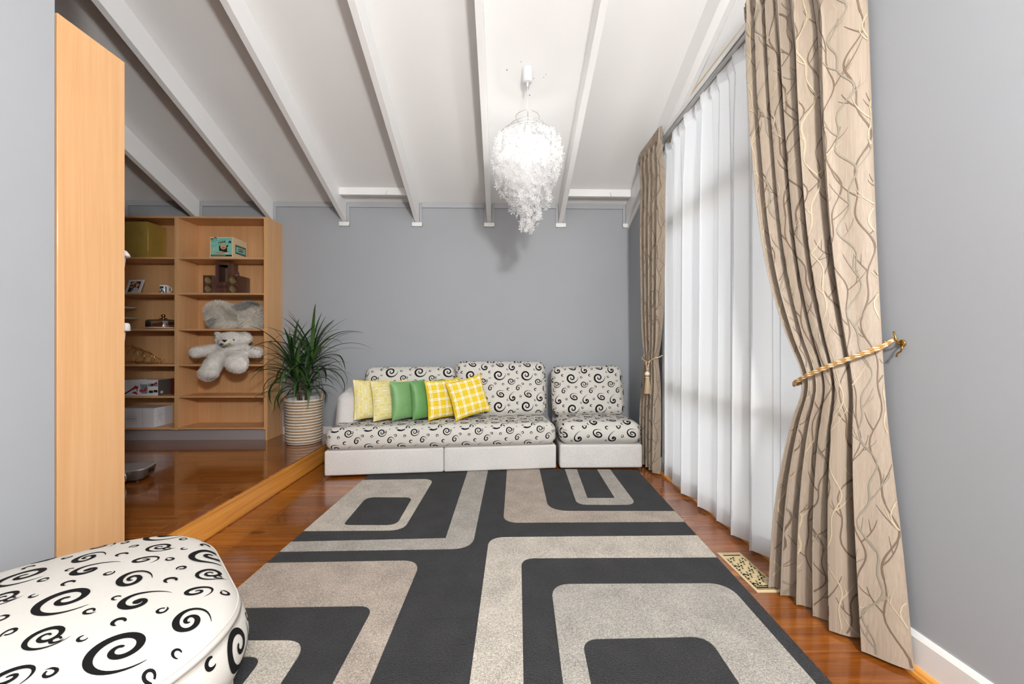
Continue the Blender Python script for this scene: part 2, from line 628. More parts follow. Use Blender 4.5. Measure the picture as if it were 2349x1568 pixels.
# ------------------------------------------------------------------ padded box (cushion) with print
def pad_faces(half, r, bulge):
    """six face functions of a rounded box; (s, t) are metres along the face; half = outer half sizes"""
    h = np.array(half, float)
    q = PI / 4
    def make(ax, sg, ua, va):
        S, T = h[ua] - r + r * q, h[va] - r + r * q
        bl = bulge[ax]
        def fn(s, t):
            s = np.asarray(s, float); t = np.asarray(t, float)
            fs = np.clip((np.abs(s) - (h[ua] - r)) / r, 0, q) * np.sign(s)
            ft = np.clip((np.abs(t) - (h[va] - r)) / r, 0, q) * np.sign(t)
            n = np.zeros((len(s), 3))
            n[:, ua] = np.tan(fs); n[:, va] = np.tan(ft); n[:, ax] = 1
            n /= np.linalg.norm(n, axis=1)[:, None]
            P = np.zeros((len(s), 3))
            P[:, ua] = np.clip(s, -(h[ua] - r), h[ua] - r)
            P[:, va] = np.clip(t, -(h[va] - r), h[va] - r)
            P[:, ax] = h[ax] - r
            P += r * n
            P[:, ax] += bl * np.clip(1 - (s / S) ** 2, 0, 1) ** .8 * np.clip(1 - (t / T) ** 2, 0, 1) ** .8
            P[:, ax] *= sg
            return P
        return fn, S, T, ax, sg, ua, va
    return [make(0, 1, 1, 2), make(0, -1, 1, 2), make(1, 1, 0, 2), make(1, -1, 0, 2), make(2, 1, 0, 1), make(2, -1, 0, 1)]

def padded_box(name, half, r, bulge, mats, parent, place, printed=(), deform=None, seed=0, flat=6, arc=4, eps=.0012, pscale=1.0):
    """place: fn(P)->P into parent space. printed: axes/signs that carry the swirl print"""
    V = []; F = []; mi = []; base = 0
    pv = []; pf = []; pb = 0
    for fi, (fn, S, T, ax, sg, ua, va) in enumerate(pad_faces(half, r, bulge)):
        def full(s, t, fn=fn):
            P = fn(s, t)
            if deform is not None:
                P = deform(P)
            return place(P)
        def ticks(L, hh):
            a = np.linspace(-L, -(hh - r), arc + 1)
            b = np.linspace(-(hh - r), hh - r, max(2, int(flat * max(1, hh / .2))))[1:-1]
            return np.concatenate([a, b, -a[::-1]])
        us, vs_ = ticks(S, half[ua]), ticks(T, half[va])
        P, Fc = grid_mesh(full, us, vs_)
        n0 = surf_normal(full, np.array([0.0]), np.array([0.0]), 1)[0]
        ctr = place(np.zeros((1, 3)))[0]
        out = full(np.array([0.0]), np.array([0.0]))[0] - ctr
        sign = 1 if np.dot(n0, out) > 0 else -1
        if sign < 0:
            Fc = Fc[:, ::-1]
        V.append(P); F.append(Fc + base); base += len(P)
        if (ax, sg) in printed:
            k = fi * 1.7 + seed * 2.3
            st = swirls(-S, S, -T, T, .11 * math.sin(k), .13 * math.cos(k * 1.3), 0.0 if not (ax == 2) else .0, pscale)
            rv, rf = ribbons(full, st, sign, eps, (-S, S, -T, T))
            if len(rv):
                pv.append(rv); pf += [tuple(i + pb for i in f) for f in rf]; pb += len(rv)
    V = np.concatenate(V); F = np.concatenate(F)
    # weld the seams of the cloth
    bm = bmesh.new()
    vs2 = [bm.verts.new(p) for p in V]
    for f in F:
        try: bm.faces.new([vs2[i] for i in f])
        except ValueError: pass
    bmesh.ops.remove_doubles(bm, verts=bm.verts, dist=1e-4)
    bm.verts.index_update()
    Vw = [v.co[:] for v in bm.verts]; Fw = [[v.index for v in f.verts] for f in bm.faces]
    bm.free()
    nb = len(Vw); nf = len(Fw)
    if pv:
        Vw += [tuple(p) for p in np.concatenate(pv)]
        Fw += [tuple(i + nb for i in f) for f in pf]
    midx = [0] * nf + [1] * (len(Fw) - nf)
    return mesh_obj(name, Vw, Fw, mats, parent, midx, True)

def wob(P, amp, f=9.0, ph=0.0):
    P = P.copy()
    d = amp * (np.sin(P[:, 0] * f + 1.3 * P[:, 2] * f + ph) + np.sin(P[:, 1] * f * 1.3 - P[:, 0] * f * .7 + 2.1 + ph) + .6 * np.sin(P[:, 2] * f * 1.9 + P[:, 0] * f * 2.3 + ph)) / 2.6
    P[:, 2] += d; P[:, 1] += d * .7
    return P

# ================================================================== THE ROOM
WALL_Y = 4.58          # back wall
PLAT = 0.168           # raised floor height
STEP_X = -1.813
SLOPE = 0.4226
def ceil_z(y): return 2.80 + SLOPE * (WALL_Y - y)
def xw(y): return 1.515 - (y - 1.44) * 0.0205     # inner face of the window wall
RIDGE = -0.5

# --- lower floor: boards run across the room
floor = B(-1.83, 1.60, -3.2, 4.70, -0.08, -0.022).build('floor', 'floor')
floor['kind'] = 'structure'
bw = 0.126
y = -0.62
r = random.Random(3)
while y < 4.58:
    y1 = min(y + bw, 4.58)
    xj = r.uniform(-1.2, 1.2)
    for (a, b) in ((-1.813, xj), (xj, 1.50)):
        L = b - a
        mb = B(-L / 2 + .0004, L / 2 - .0004, .0005, y1 - y - .0005, -.022, 0, .0006)
        mb.build('plank', 'floor', floor, loc=((a + b) / 2, y, 0))
    y = y1
B(-1.813, 1.50, -3.2, -0.62, -.022, 0).build('floor_board_field', 'floor', floor)

# --- raised floor
floor2 = B(-5.3, -1.84, 1.65, 4.70, -0.08, PLAT - .022).build('floor_raised', 'floor')
floor2['kind'] = 'structure'
y = 1.65
while y < 4.58:
    y1 = min(y + bw, 4.58)
    xj = r.uniform(-3.9, -2.4)
    for (a, b) in ((-5.2, xj), (xj, -1.905)):
        L = b - a
        mb = B(-L / 2 + .0004, L / 2 - .0004, .0005, y1 - y - .0005, -.022, 0, .0006)
        mb.build('plank', 'floor', floor2, loc=((a + b) / 2, y, PLAT))
    y = y1
m = MB()
prof = [(-1.904, PLAT - .022), (-1.834, PLAT - .022), (-1.834, PLAT - .006), (-1.8145, PLAT - .006), (-1.8135, PLAT - .004), (-1.816, PLAT - .001), (-1.820, PLAT), (-1.904, PLAT)]
m.quadprism([(p[0], 1.65, p[1]) for p in prof], [(p[0], 4.58, p[1]) for p in prof])
m.build('nosing', 'floor', floor2)
riser = B(-.009, .009, -1.464, 1.464, 0, PLAT - .0065, .001).build('trim_1', 'riser', loc=(-1.824, 3.116, 0))
riser['kind'] = 'structure'
r1 = B(-.004, .004, -1.464, 1.464, 0, .006, .001).build('trim_2', 'floor', loc=(-1.809, 3.116, 0.0005))
r1['kind'] = 'structure'

# --- walls
wb = B(-5.3, 1.70, WALL_Y, WALL_Y + .15, -.08, 3.2).build('wall_back', 'wall'); wb['kind'] = 'structure'
wp = MB()
wp.box(-5.3, -1.813, 1.53, 1.648, -.08, 4.1)
wp.box(-2.0, -1.813, -3.2, 1.53, -.08, 5.0)
wl = wp.build('wall_left', 'wall'); wl['kind'] = 'structure'
wf = B(-5.45, -5.2, 1.50, 4.73, -.08, 4.2).build('wall_far_left', 'wall'); wf['kind'] = 'structure'

WIN = (1.64, 3.66, 0.06, 3.10)     # y0 y1 z0 z1 of the opening
def wall_piece(mb, y0, y1, z0, z1, t=.2):
    mb.quadprism([(xw(y0), y0, z0), (xw(y0) + t, y0, z0), (xw(y1) + t, y1, z0), (xw(y1), y1, z0)],
                 [(xw(y0), y0, z1), (xw(y0) + t, y0, z1), (xw(y1) + t, y1, z1), (xw(y1), y1, z1)])
wr = MB()
wall_piece(wr, -3.2, WIN[0], -.08, 5.2)
wall_piece(wr, WIN[1], 4.72, -.08, 3.3)
wall_piece(wr, WIN[0], WIN[1], -.08, WIN[2])
wall_piece(wr, WIN[0], WIN[1], WIN[3], 4.3)
wro = wr.build('wall_right', 'wall'); wro['kind'] = 'structure'

# wall behind the camera; its wide window is unseen, added to bring in fill daylight
wfr = MB()
FY = -3.0
FW = (-1.45, 1.25, 0.25, 3.0)
wfr.box(-1.83, FW[0], FY - .2, FY, -.08, 5.0)
wfr.box(FW[1], 1.80, FY - .2, FY, -.08, 5.0)
wfr.box(FW[0], FW[1], FY - .2, FY, -.08, FW[2])
wfr.box(FW[0], FW[1], FY - .2, FY, FW[3], 5.0)
wfo = wfr.build('wall_front', 'wall'); wfo['kind'] = 'structure'
w2 = structure('fill_window', (0, FY - .1, 0))
for k in range(4):
    xx = FW[0] + (FW[1] - FW[0]) * k / 3
    B(xx - .03, xx + .03, -.05, .05, FW[2], FW[3], .003).build('mullion', 'trim', w2)
for zz in (FW[2] + .03, FW[3] - .03):
    B(FW[0], FW[1], -.045, .045, zz - .03, zz + .03, .003).build('transom', 'trim', w2)
for k in range(3):
    a = FW[0] + (FW[1] - FW[0]) * k / 3 + .03; b = FW[0] + (FW[1] - FW[0]) * (k + 1) / 3 - .03
    B(a, b, -.003, .003, FW[2] + .06, FW[3] - .06).build('pane', 'pane', w2)

# --- ceiling: slope up from the back wall to the ridge, then down behind the camera
cm = MB()
zr = ceil_z(RIDGE)
zb = zr - SLOPE * (RIDGE + 3.2)
sec = [(4.73, ceil_z(4.73)), (RIDGE, zr), (-3.2, zb)]
top = [(p[0], p[1] + .12) for p in sec][::-1]
loop = sec + top
cm.quadprism([(-5.4, p[0], p[1]) for p in loop], [(1.75, p[0], p[1]) for p in loop])
# cap faces are concave six-gons: fine for flat planes
ceil = cm.build('ceiling', 'white'); ceil['kind'] = 'structure'

BX = [-1.811 + .8235 * k for k in range(-4, 5)]   # beam centre lines
def beam(xc, w, z_at_wall):
    mb = MB()
    y0, y1 = WALL_Y, RIDGE + .02
    def zb_(y): return z_at_wall + SLOPE * (WALL_Y - y)
    c = .003
    prof = [(-w / 2, 0.26), (-w / 2, c), (-w / 2 + c, 0), (w / 2 - c, 0), (w / 2, c), (w / 2, 0.26)]
    mb.quadprism([(p[0], y0, zb_(y0) + p[1]) for p in prof], [(p[0], y1, zb_(y1) + p[1]) for p in prof])
    o = mb.build('ceiling_beam', 'beam', loc=(xc, 0, 0))
    o['kind'] = 'structure'
    return o
for k, x in enumerate(BX):
    if k == 8:
        # the last beam lies against the window wall
        mb = MB()
        ya, yb = WALL_Y, RIDGE + .02
        za, zb2 = 2.585, 2.585 + SLOPE * (WALL_Y - yb)
        mb.quadprism([(1.409, ya, za), (xw(ya) + .02, ya, za), (xw(ya) + .02, ya, za + .26), (1.409, ya, za + .26)],
                     [(1.425, yb, zb2), (xw(yb) + .02, yb, zb2), (xw(yb) + .02, yb, zb2 + .26), (1.425, yb, zb2 + .26)])
        o = mb.build('ceiling_beam', 'beam'); o['kind'] = 'structure'
    else:
        beam(x, .053, 2.585)

# --- cornice strips on the back wall, framing each beam end
co = structure('trim_3')
for k in range(len(BX)):
    x = BX[k] if k < 8 else 1.435
    zc = ceil_z(WALL_Y)
    # collar round the beam end
    B(x - .058, x - .030, WALL_Y - .016, WALL_Y, 2.535, zc, .002).build('collar_strip', 'cornice', co)
    if k < 8:
        B(x + .030, x + .058, WALL_Y - .016, WALL_Y, 2.535, zc, .002).build('collar_strip', 'cornice', co)
    B(x - .058, x + (.058 if k < 8 else .015), WALL_Y - .018, WALL_Y, 2.535, 2.580, .002).build('collar_strip', 'beam', co)
    if k < 8:
        nx = (BX[k + 1] if k < 7 else 1.435)
        B(x + .058, nx - .058, WALL_Y - .016, WALL_Y, zc - .052, zc + .004, .002).build('cornice_strip', 'cornice', co)
# cornice that follows the slope down the window wall
m = MB()
def slope_strip(mb, y0, y1, zo0, zo1, d):
    mb.quadprism([(xw(y0) - d, y0, ceil_z(y0) + zo0), (xw(y0), y0, ceil_z(y0) + zo0), (xw(y0), y0, ceil_z(y0) + zo1), (xw(y0) - d, y0, ceil_z(y0) + zo1)],
                 [(xw(y1) - d, y1, ceil_z(y1) + zo0), (xw(y1), y1, ceil_z(y1) + zo0), (xw(y1), y1, ceil_z(y1) + zo1), (xw(y1) - d, y1, ceil_z(y1) + zo1)])
slope_strip(m, 4.57, -.45, -.285, -.215, .016)
m.build('cornice_strip', 'beam', co)
# white lining board between the last beam and the curtain rail
lb = MB()
def zc0(y): return ceil_z(y) - .285
ys = [1.55, 2.2, 3.0, 3.56]
def board(mb, pts, d0, d1):
    mb.quadprism([(xw(p[0]) - d1, p[0], p[1]) for p in pts], [(xw(p[0]) - d0, p[0], p[1]) for p in pts])
board(lb, [(1.0, 3.155), (3.03, 3.155), (1.0, zc0(1.0) + .02)], .001, .014)
lbo = lb.build('trim_4', 'beam'); lbo['kind'] = 'structure'

# --- short cross pieces between beams near the back wall, each with a little hook
for k, (a, b) in enumerate(((BX[4], BX[5]), (BX[7], 1.435))):
    y0 = 4.36
    o = structure('trim_%d' % (5 + k), ((a + b) / 2, y0, 0))
    L = (b - a) / 2 - .027
    mb = MB()
    mb.quadprism([(-L, 0, 2.815), (-L, .05, 2.815), (-L, .05, ceil_z(y0 + .05)), (-L, 0, ceil_z(y0))],
                 [(L, 0, 2.815), (L, .05, 2.815), (L, .05, ceil_z(y0 + .05)), (L, 0, ceil_z(y0))])
    mb.build('cross_piece', 'beam', o)
    hk = MB(); hk.smooth = True
    hk.tube([(.13, -.001, 2.855), (.13, -.014, 2.853), (.13, -.017, 2.84), (.13, -.017, 2.82), (.13, -.022, 2.806), (.13, -.034, 2.805), (.13, -.038, 2.818)], .0032, 6)
    hk.build('hook', 'white_plastic', o)

# --- corner bead where back wall meets window wall
cbd = B(xw(4.57) - .008, xw(4.57), WALL_Y - .008, WALL_Y, 0.1, 2.56).build('trim_7', 'wall'); cbd['kind'] = 'structure'

# --- baseboards
bb = MB(); y0, y1 = -3.0, 1.60
def skirting(mb, y0, y1):
    prof = [(0, .03), (0, .145), (.006, .145), (.016, .128), (.016, .03)]
    mb.quadprism([(xw(y0) - p[0], y0, p[1]) for p in prof], [(xw(y1) - p[0], y1, p[1]) for p in prof])
skirting(bb, -3.0, 1.62); skirting(bb, 3.66, 4.58)
bo = bb.build('baseboard_right', 'trim'); bo['kind'] = 'structure'
q = MB()
for (a, b) in ((-3.0, 4.58),):
    prof = [(0, 0), (0, .03), (.020, .03), (.032, .024), (.038, .012), (.038, 0)]
    q.quadprism([(xw(a) - p[0], a, p[1]) for p in prof], [(xw(b) - p[0], b, p[1]) for p in prof])
qo = q.build('trim_8', 'riser'); qo['kind'] = 'structure'
bk = MB()
bk.cbox(-2.50, -1.813, WALL_Y - .016, WALL_Y, PLAT, PLAT + .085, .003)
bk.cbox(-1.795, 1.44, WALL_Y - .016, WALL_Y, 0.0, .115, .003)
bko = bk.build('baseboard_back', 'trim'); bko['kind'] = 'structure'

# --- window behind the voile: timber frame, two transoms, mullions, panes
M['frame'] = wood('pale_timber_frame', (196, 170, 122), (214, 190, 144), (226, 204, 160), (40, 40, 2), .4, .1, 3.0, 0, .03)
M['frame_d'] = plain('dark_sash', (60, 58, 56), .5)
win = structure('window_1')
arb = MB(); board(arb, [(1.56, 2.96), (3.50, 2.96), (3.03, 3.155), (1.56, 3.155)], .001, .022)
arb.build('head_architrave', 'frame', win)
def wbar(name, y0, y1, z0, z1, d0=.11, d1=.18, mat='frame'):
    mb = MB()
    mb.quadprism([(xw(y0) + d0, y0, z0), (xw(y0) + d1, y0, z0), (xw(y1) + d1, y1, z0), (xw(y1) + d0, y1, z0)],
                 [(xw(y0) + d0, y0, z1), (xw(y0) + d1, y0, z1), (xw(y1) + d1, y1, z1), (xw(y1) + d0, y1, z1)])
    return mb.build(name, mat, win)
Y0, Y1, Z0, Z1 = WIN
wbar('frame_jamb', Y0, Y0 + .06, Z0, Z1); wbar('frame_jamb', Y1 - .06, Y1, Z0, Z1)
wbar('frame_head', Y0 + .06, Y1 - .06, Z1 - .06, Z1); wbar('frame_sill', Y0 + .06, Y1 - .06, Z0, Z0 + .07)
TR = [Z0 + .07, .79, .87, 2.24, 2.32, Z1 - .06]
wbar('transom', Y0 + .06, Y1 - .06, .79, .87); wbar('transom', Y0 + .06, Y1 - .06, 2.24, 2.32)
ML = [Y0 + .06, 2.36, 2.42, Y1 - .06]
for (za, zb_) in ((TR[0], TR[1]), (TR[2], TR[3]), (TR[4], TR[5])):
    wbar('mullion', ML[1], ML[2], za, zb_)
    for (ya, yb) in ((ML[0], ML[1]), (ML[2], ML[3])):
        wbar('pane', ya, yb, za, zb_, .14, .146, 'pane')
# ground outside
gr = MB()
gr.box(-12, 22, -16, 20, -.5, -.4)
M['paving'] = plain('pale_paving', (176, 174, 168), .9, nscale=2.0)
go = gr.build('ground', 'paving'); go['kind'] = 'structure'

# ================================================================== FILL LIGHT: unseen globe pendant added behind the camera to brighten the room
gm = N('fill_globe')
ge = gm.node('ShaderNodeEmission'); ge.inputs[0].default_value = (1, .985, .965, 1); ge.inputs[1].default_value = FILL_GLOBE_W
gm.link(ge.outputs[0], gm.out.inputs['Surface'])
def fill_pendant(x, y, z, label):
    t = thing('fill_pendant', label, 'lamp', (x, y, z))
    mb = MB(); mb.smooth = True
    mb.ellipsoid((0, 0, 0), (.16, .16, .16), 14, 9)
    mb.build('fill_globe', gm.m, t)
    mb = MB(); mb.smooth = True
    zt = (ceil_z(y) if y > RIDGE else zr - SLOPE * (RIDGE - y)) - z
    mb.tube([(0, 0, .15), (0, 0, zt)], .004, 8)
    mb.lathe([(.05, zt - .03), (.05, zt + .02)], 20, cap0=True)
    mb.build('cord', 'white_plastic', t)
fill_pendant(.7, -1.0, 2.35, 'added fill light, a white globe pendant out of view above and behind the camera')

# ================================================================== BOOKCASES
SH_Z = [2.113, 1.7356, 1.354, 0.977, 0.642]
def bookcase(name, label, loc, rz, width, end_right=True, group='beech bookcase units', low=.112):
    """front on local y=0, body towards +y; x centred"""
    t = thing(name, label, 'bookcase', loc, rz, group)
    w = width / 2; d = .288; H = 2.545 - PLAT; th = .019
    e = th if end_right else 0.0
    B(-w, -w + th, 0, d, low, H, .001).build('side_panel', 'beech', t)
    B(w - th - e, w - e, 0, d, .112, H, .001).build('side_panel', 'beech', t)
    if end_right:
        B(w - th, w, 0, d, 0, H, .001).build('end_panel', 'beech', t)
    B(-w + th, w - th - e, 0, d, H - .020, H, .001).build('top_panel', 'beech_h', t)
    B(-w + th, w - th - e, d - .008, d - .001, .112, H - .02).build('back_panel', 'beech', t)
    for z in SH_Z:
        zz = z - PLAT
        B(-w + th, w - th - e, .004, d - .009, zz - .020, zz, .001).build('shelf', 'beech_h', t)
    zz = .307 - PLAT
    B(-w + th, w - th - e, .0, d - .009, zz - .021, zz, .001).build('shelf', 'beech_h', t)
    B(-w + (0 if low else th), w - e, .035, .05, 0, .110).build('kickboard', 'kick', t)
    return t
BKF = 4.291
bookcase('bookcase', 'tall beech bookcase holding the plush bear, next to the potted plant', (-2.9885, BKF, PLAT), 0, .953)
bookcase('bookcase', 'tall beech bookcase holding the gold box and the mug', (-3.9415, BKF, PLAT), 0, .953, False)
bookcase('bookcase', 'tall beech bookcase seen edge-on beside the left wall, only its side panel facing us', (-2.2915, 1.948, PLAT), PI, .953, False, low=0.0)

# ================================================================== RUG
def fillet(pts, radii, seg=7):
    out = []
    n = len(pts)
    for i in range(n):
        p0, p, p1 = (np.array(pts[(i - 1) % n], float), np.array(pts[i], float), np.array(pts[(i + 1) % n], float))
        rr = radii[i]
        if rr <= 0:
            out.append(tuple(p)); continue
        a = (p0 - p) / np.linalg.norm(p0 - p); b = (p1 - p) / np.linalg.norm(p1 - p)
        ca = np.clip(np.dot(a, b), -1, 1); ang = math.acos(ca)
        dd = rr / math.tan(ang / 2)
        A, Bp = p + a * dd, p + b * dd
        for k in range(seg + 1):
            s = k / seg
            q = (1 - s) ** 2 * A + 2 * s * (1 - s) * (p * .82 + (A + Bp) * .09) + s * s * Bp
            out.append(tuple(q))
    return out
RUG_A = math.atan(.045)
rug = thing('area_rug', 'charcoal, grey and cream carved rug with rounded rectangle pattern in front of the sofa', 'rug', (0.0, 3.68, 0.0), -RUG_A)
uL, uR, vN, vF = -1.213, 1.252, -3.25, 0.09
rb = MB()
NE = 140
rb.poly([(uL, vN), (uR, vN), (uR, vF), (uL, vF)], .0005, .0125)
rb.build('pile_field', 'rug_dark', rug)
def inlay(pts, radii, mat, holes=(), z=.0152):
    mb = MB()
    o = fillet(pts, radii)
    mb.poly(o, .0125, z, holes)
    mb.build('pile_band', mat, rug)
e = .002
inlay([(uL + e, -1.19), (-.585, -1.165), (-.60, -.212), (uL + e, -.25)], [0, .085, .085, 0], 'rug_cream',
      [fillet([(-1.0, -1.105), (-.65, -1.098), (-.672, -.625), (-1.03, -.63)], [.04, .06, .06, .06])[::-1]])
inlay([(uL + e, -1.44), (-.12, -1.38), (-.147, vF - e), (-.335, vF - e), (-.296, -1.262), (uL + e, -1.328)], [0, .11, 0, 0, 0.0, 0], 'rug_grey')
inlay([(.045, -1.042), (uR - e, -1.0), (uR - e, -.835), (.36, -.852), (.335, vF - e), (.03, vF - e)], [.09, 0, 0, .13, 0, 0], 'rug_beige')
inlay([(.575, -.735), (1.012, -.728), (1.0, vF - e), (.877, vF - e), (.88, -.606), (.672, -.611), (.688, vF - e), (.575, vF - e)], [.07, .08, 0, 0, 0, 0, 0, 0], 'rug_grey')
inlay([(.0, vN + e), (.182, vN + e), (.165, -1.475), (uR - e, -1.44), (uR - e, -1.19), (-.032, -1.245)], [0, 0, .07, 0, 0, .09], 'rug_cream')
inlay([(.31, vN + .12), (1.205, vN + .12), (1.183, -1.683), (.311, -1.71)], [.07, .07, .09, .09], 'rug_grey',
      [fillet([(.405, vN + .3), (.938, vN + .3), (.92, -2.045), (.408, -2.072)], [.05, .05, .06, .06])[::-1]])
inlay([(uL + e, -1.925), (-.50, -1.89), (-.48, vN + .25), (-.345, vN + .25), (-.383, -1.512), (uL + e, -1.558)], [0, .06, 0, 0, .09, 0], 'rug_beige')
inlay([(uL + e, -2.20), (-.81, -2.19), (-.785, vN + .5), (-.65, vN + .5), (-.685, -2.106), (uL + e, -2.12)], [0, .05, 0, 0, .08, 0], 'rug_cream')

# ================================================================== SOFA
def upright(cx, cy, cz, lean=0.0, rz=0.0, ry=0.0):
    R = rot3(lean, ry, rz)
    c = np.array([cx, cy, cz])
    return lambda P: P @ R.T + c
SA = math.atan2(.184, 2.098)
sofa = thing('sofa', 'long black and white swirl print sofa with one arm against the back wall', 'sofa', (-.544, 3.652, 0), SA)
padded_box('base', (.525, .39, .112), .018, (0, .0, 0), ['linen'], sofa, upright(-.528, .40, .130))
padded_box('base', (.525, .39, .112), .018, (0, .0, 0), ['linen'], sofa, upright(.524, .40, .130))
for sx in (-.98, .98):
    for sy in (.06, .72):
        B(sx - .03, sx + .03, sy - .03, sy + .03, .0165, .022).build('foot', 'black', sofa)
padded_box('seat_cushion', (1.045, .27, .102), .068, (.012, .012, .012), ['swirl_cloth', 'swirl_ink'], sofa, upright(.0, .262, .344),
           printed={(1, -1), (2, 1), (0, -1), (0, 1)}, deform=lambda P: wob(P, .0035, 7.0), flat=8)
def arm_shape(P):
    P = P.copy()
    f = np.clip(.5 - P[:, 1] / .5, 0, 1)          # 1 at the front
    up = np.clip(P[:, 2] / .5 + .5, 0, 1)
    P[:, 2] -= up * .055 * f ** 1.6
    P[:, 0] += .022 * up * (1 - f * .4)
    P[:, 1] += .06 * up * f
    return P
padded_box('arm', (.115, .285, .262), .07, (.01, .015, .01), ['linen'], sofa, upright(-.935, .505, .505), deform=arm_shape)
padded_box('back_frame', (1.04, .07, .24), .04, (0, 0, 0), ['linen'], sofa, upright(.0, .722, .475))
padded_box('back_cushion', (.455, .115, .255), .07, (.008, .025, .008), ['swirl_cloth', 'swirl_ink'], sofa, upright(-.375, .575, .690, math.radians(-13)),
           printed={(1, -1), (2, 1), (0, -1), (0, 1)}, seed=1, deform=lambda P: wob(P, .003, 8.0, 1.0))
padded_box('back_cushion', (.478, .12, .285), .08, (.008, .03, .008), ['swirl_cloth', 'swirl_ink'], sofa, upright(.565, .565, .712, math.radians(-13), .0, .012),
           printed={(1, -1), (2, 1), (0, -1), (0, 1)}, seed=2, deform=lambda P: wob(P, .004, 8.0, 2.0))

chair = thing('armless_sofa_chair', 'armless swirl print seat unit beside the curtain at the right', 'armchair', (.925, 3.742, 0), 0.0)
padded_box('base', (.395, .385, .112), .022, (0, 0, 0), ['linen'], chair, upright(0, .39, .130))
for sx in (-.34, .34):
    for sy in (.06, .70):
        B(sx - .03, sx + .03, sy - .03, sy + .03, .0165, .022).build('foot', 'black', chair)
padded_box('seat_cushion', (.392, .26, .103), .082, (.006, .014, .016), ['swirl_cloth', 'swirl_ink'], chair, upright(0, .25, .345),
           printed={(1, -1), (2, 1), (0, -1), (0, 1)}, seed=3, deform=lambda P: wob(P, .0035, 7.0, 3.0), pscale=1.12)
padded_box('back_frame', (.385, .06, .23), .04, (0, 0, 0), ['linen'], chair, upright(.0, .72, .465))
padded_box('back_cushion', (.385, .105, .262), .07, (.006, .025, .006), ['swirl_cloth', 'swirl_ink'], chair, upright(-.02, .575, .685, math.radians(-12), 0, -.01),
           printed={(1, -1), (2, 1), (0, -1), (0, 1)}, seed=4, deform=lambda P: wob(P, .003, 8.0, 4.0))

# ================================================================== THROW PILLOWS
def pillow_fn(a, T):
    def mk(sg):
        def fn(s, t):
            s = np.clip(np.asarray(s, float), -1, 1); t = np.clip(np.asarray(t, float), -1, 1)
            x = a * s * (1 - .07 * (1 - t ** 2) * np.abs(s) ** 2)
            z = a * t * (1 - .07 * (1 - s ** 2) * np.abs(t) ** 2)
            th = T * (np.clip(1 - s ** 4, 0, 1) * np.clip(1 - t ** 4, 0, 1)) ** .62
            # gathers along the seams
            e1 = np.abs(s) ** 6; e2 = np.abs(t) ** 6
            th = th + .0035 * (1 - np.abs(s) ** 10) * (1 - np.abs(t) ** 10) * (e1 * np.sin(t * 26) + e2 * np.sin(s * 23 + 1))
            return np.stack([x, sg * th, z], 1)
        return fn
    return mk
def pillow(name, label, loc, yaw, lean, roll, mats, strokes=None, a=.188, T=.048, group=None, piping=None):
    t = thing(name, label, 'pillow', loc, 0.0, group)
    R = rot3(0, 0, yaw) @ rot3(lean, 0, 0) @ rot3(0, roll, 0)
    V = []; F = []; mi = []; base = 0
    corners = np.array([[sx * a, 0, sz * a] for sx in (-1, 1) for sz in (-1, 1)]) @ R.T
    lift = -corners[:, 2].min()
    put = lambda P: P @ R.T + np.array([0, 0, lift])
    mk = pillow_fn(a, T)
    g = np.concatenate([np.linspace(-1, -.8, 7), np.linspace(-.8, .8, 17)[1:-1], np.linspace(.8, 1, 7)])
    for sg in (-1, 1):
        fn = lambda s, t_, sg=sg: put(mk(sg)(s, t_))
        P, Fc = grid_mesh(fn, g, g)
        if sg > 0: Fc = Fc[:, ::-1]
        V.append(P); F.append(Fc + base); mi += [0] * len(Fc); base += len(P)
    if strokes:
        for col, st in strokes:
            for sg in (-1,):
                fn = lambda s, t_, sg=sg: put(mk(sg)(s, t_))
                st2 = [(np.asarray(p) / a, np.asarray(w) / a) for p, w in st]
                rv, rf = ribbons(fn, st2, 1 if sg < 0 else -1, .0012, (-.985, .985, -.985, .985), 2)
                if len(rv):
                    V.append(rv); F.append(np.array(rf) + base); mi += [col] * len(rf); base += len(rv)
    o = mesh_obj('cover', np.concatenate(V), np.concatenate(F), mats, t, mi, True)
    if piping:
        q = np.linspace(-1, 1, 13)
        one = np.ones(13)
        ring = np.concatenate([np.stack([q, -one], 1), np.stack([one, q], 1)[1:], np.stack([-q, one], 1)[1:], np.stack([-one, -q], 1)[1:-1]])
        P = put(mk(-1)(ring[:, 0], ring[:, 1]))
        mb = MB(); mb.smooth = True
        mb.tube(P, .0035, 6, closed=True)
        mb.build('piping', piping, t)
    return t
def dense(p, n=6):
    p = np.asarray(p, float); o = []
    for i in range(len(p) - 1):
        for k in range(n):
            o.append(p[i] + (p[i + 1] - p[i]) * k / n)
    o.append(p[-1])
    return np.array(o)
def maze_strokes(a=.205, rot=0.0):
    S = []
    W, H = .098, .150
    for i in range(-4, 5):
        for j in range(-3, 4):
            cx, cy = i * W * .5 * 2 * .5 * 2, j * H + (H / 2 if i % 2 else 0)
            cx = i * W * .92
            for k in range(5):
                w = W * .5 - k * .0098; h = H * .5 + .014 - k * .0135; c = w * .8
                if w < .004: continue
                p = [(-w, -h + c), (0, -h), (w, -h + c), (w, h - c), (0, h), (-w, h - c), (-w, -h + c)]
                q = dense(p, 5) + np.array([cx, cy])
                cr, sr = math.cos(rot), math.sin(rot)
                q = np.stack([cr * q[:, 0] - sr * q[:, 1], sr * q[:, 0] + cr * q[:, 1]], 1)
                S.append((q, np.full(len(q), .0024)))
    return S
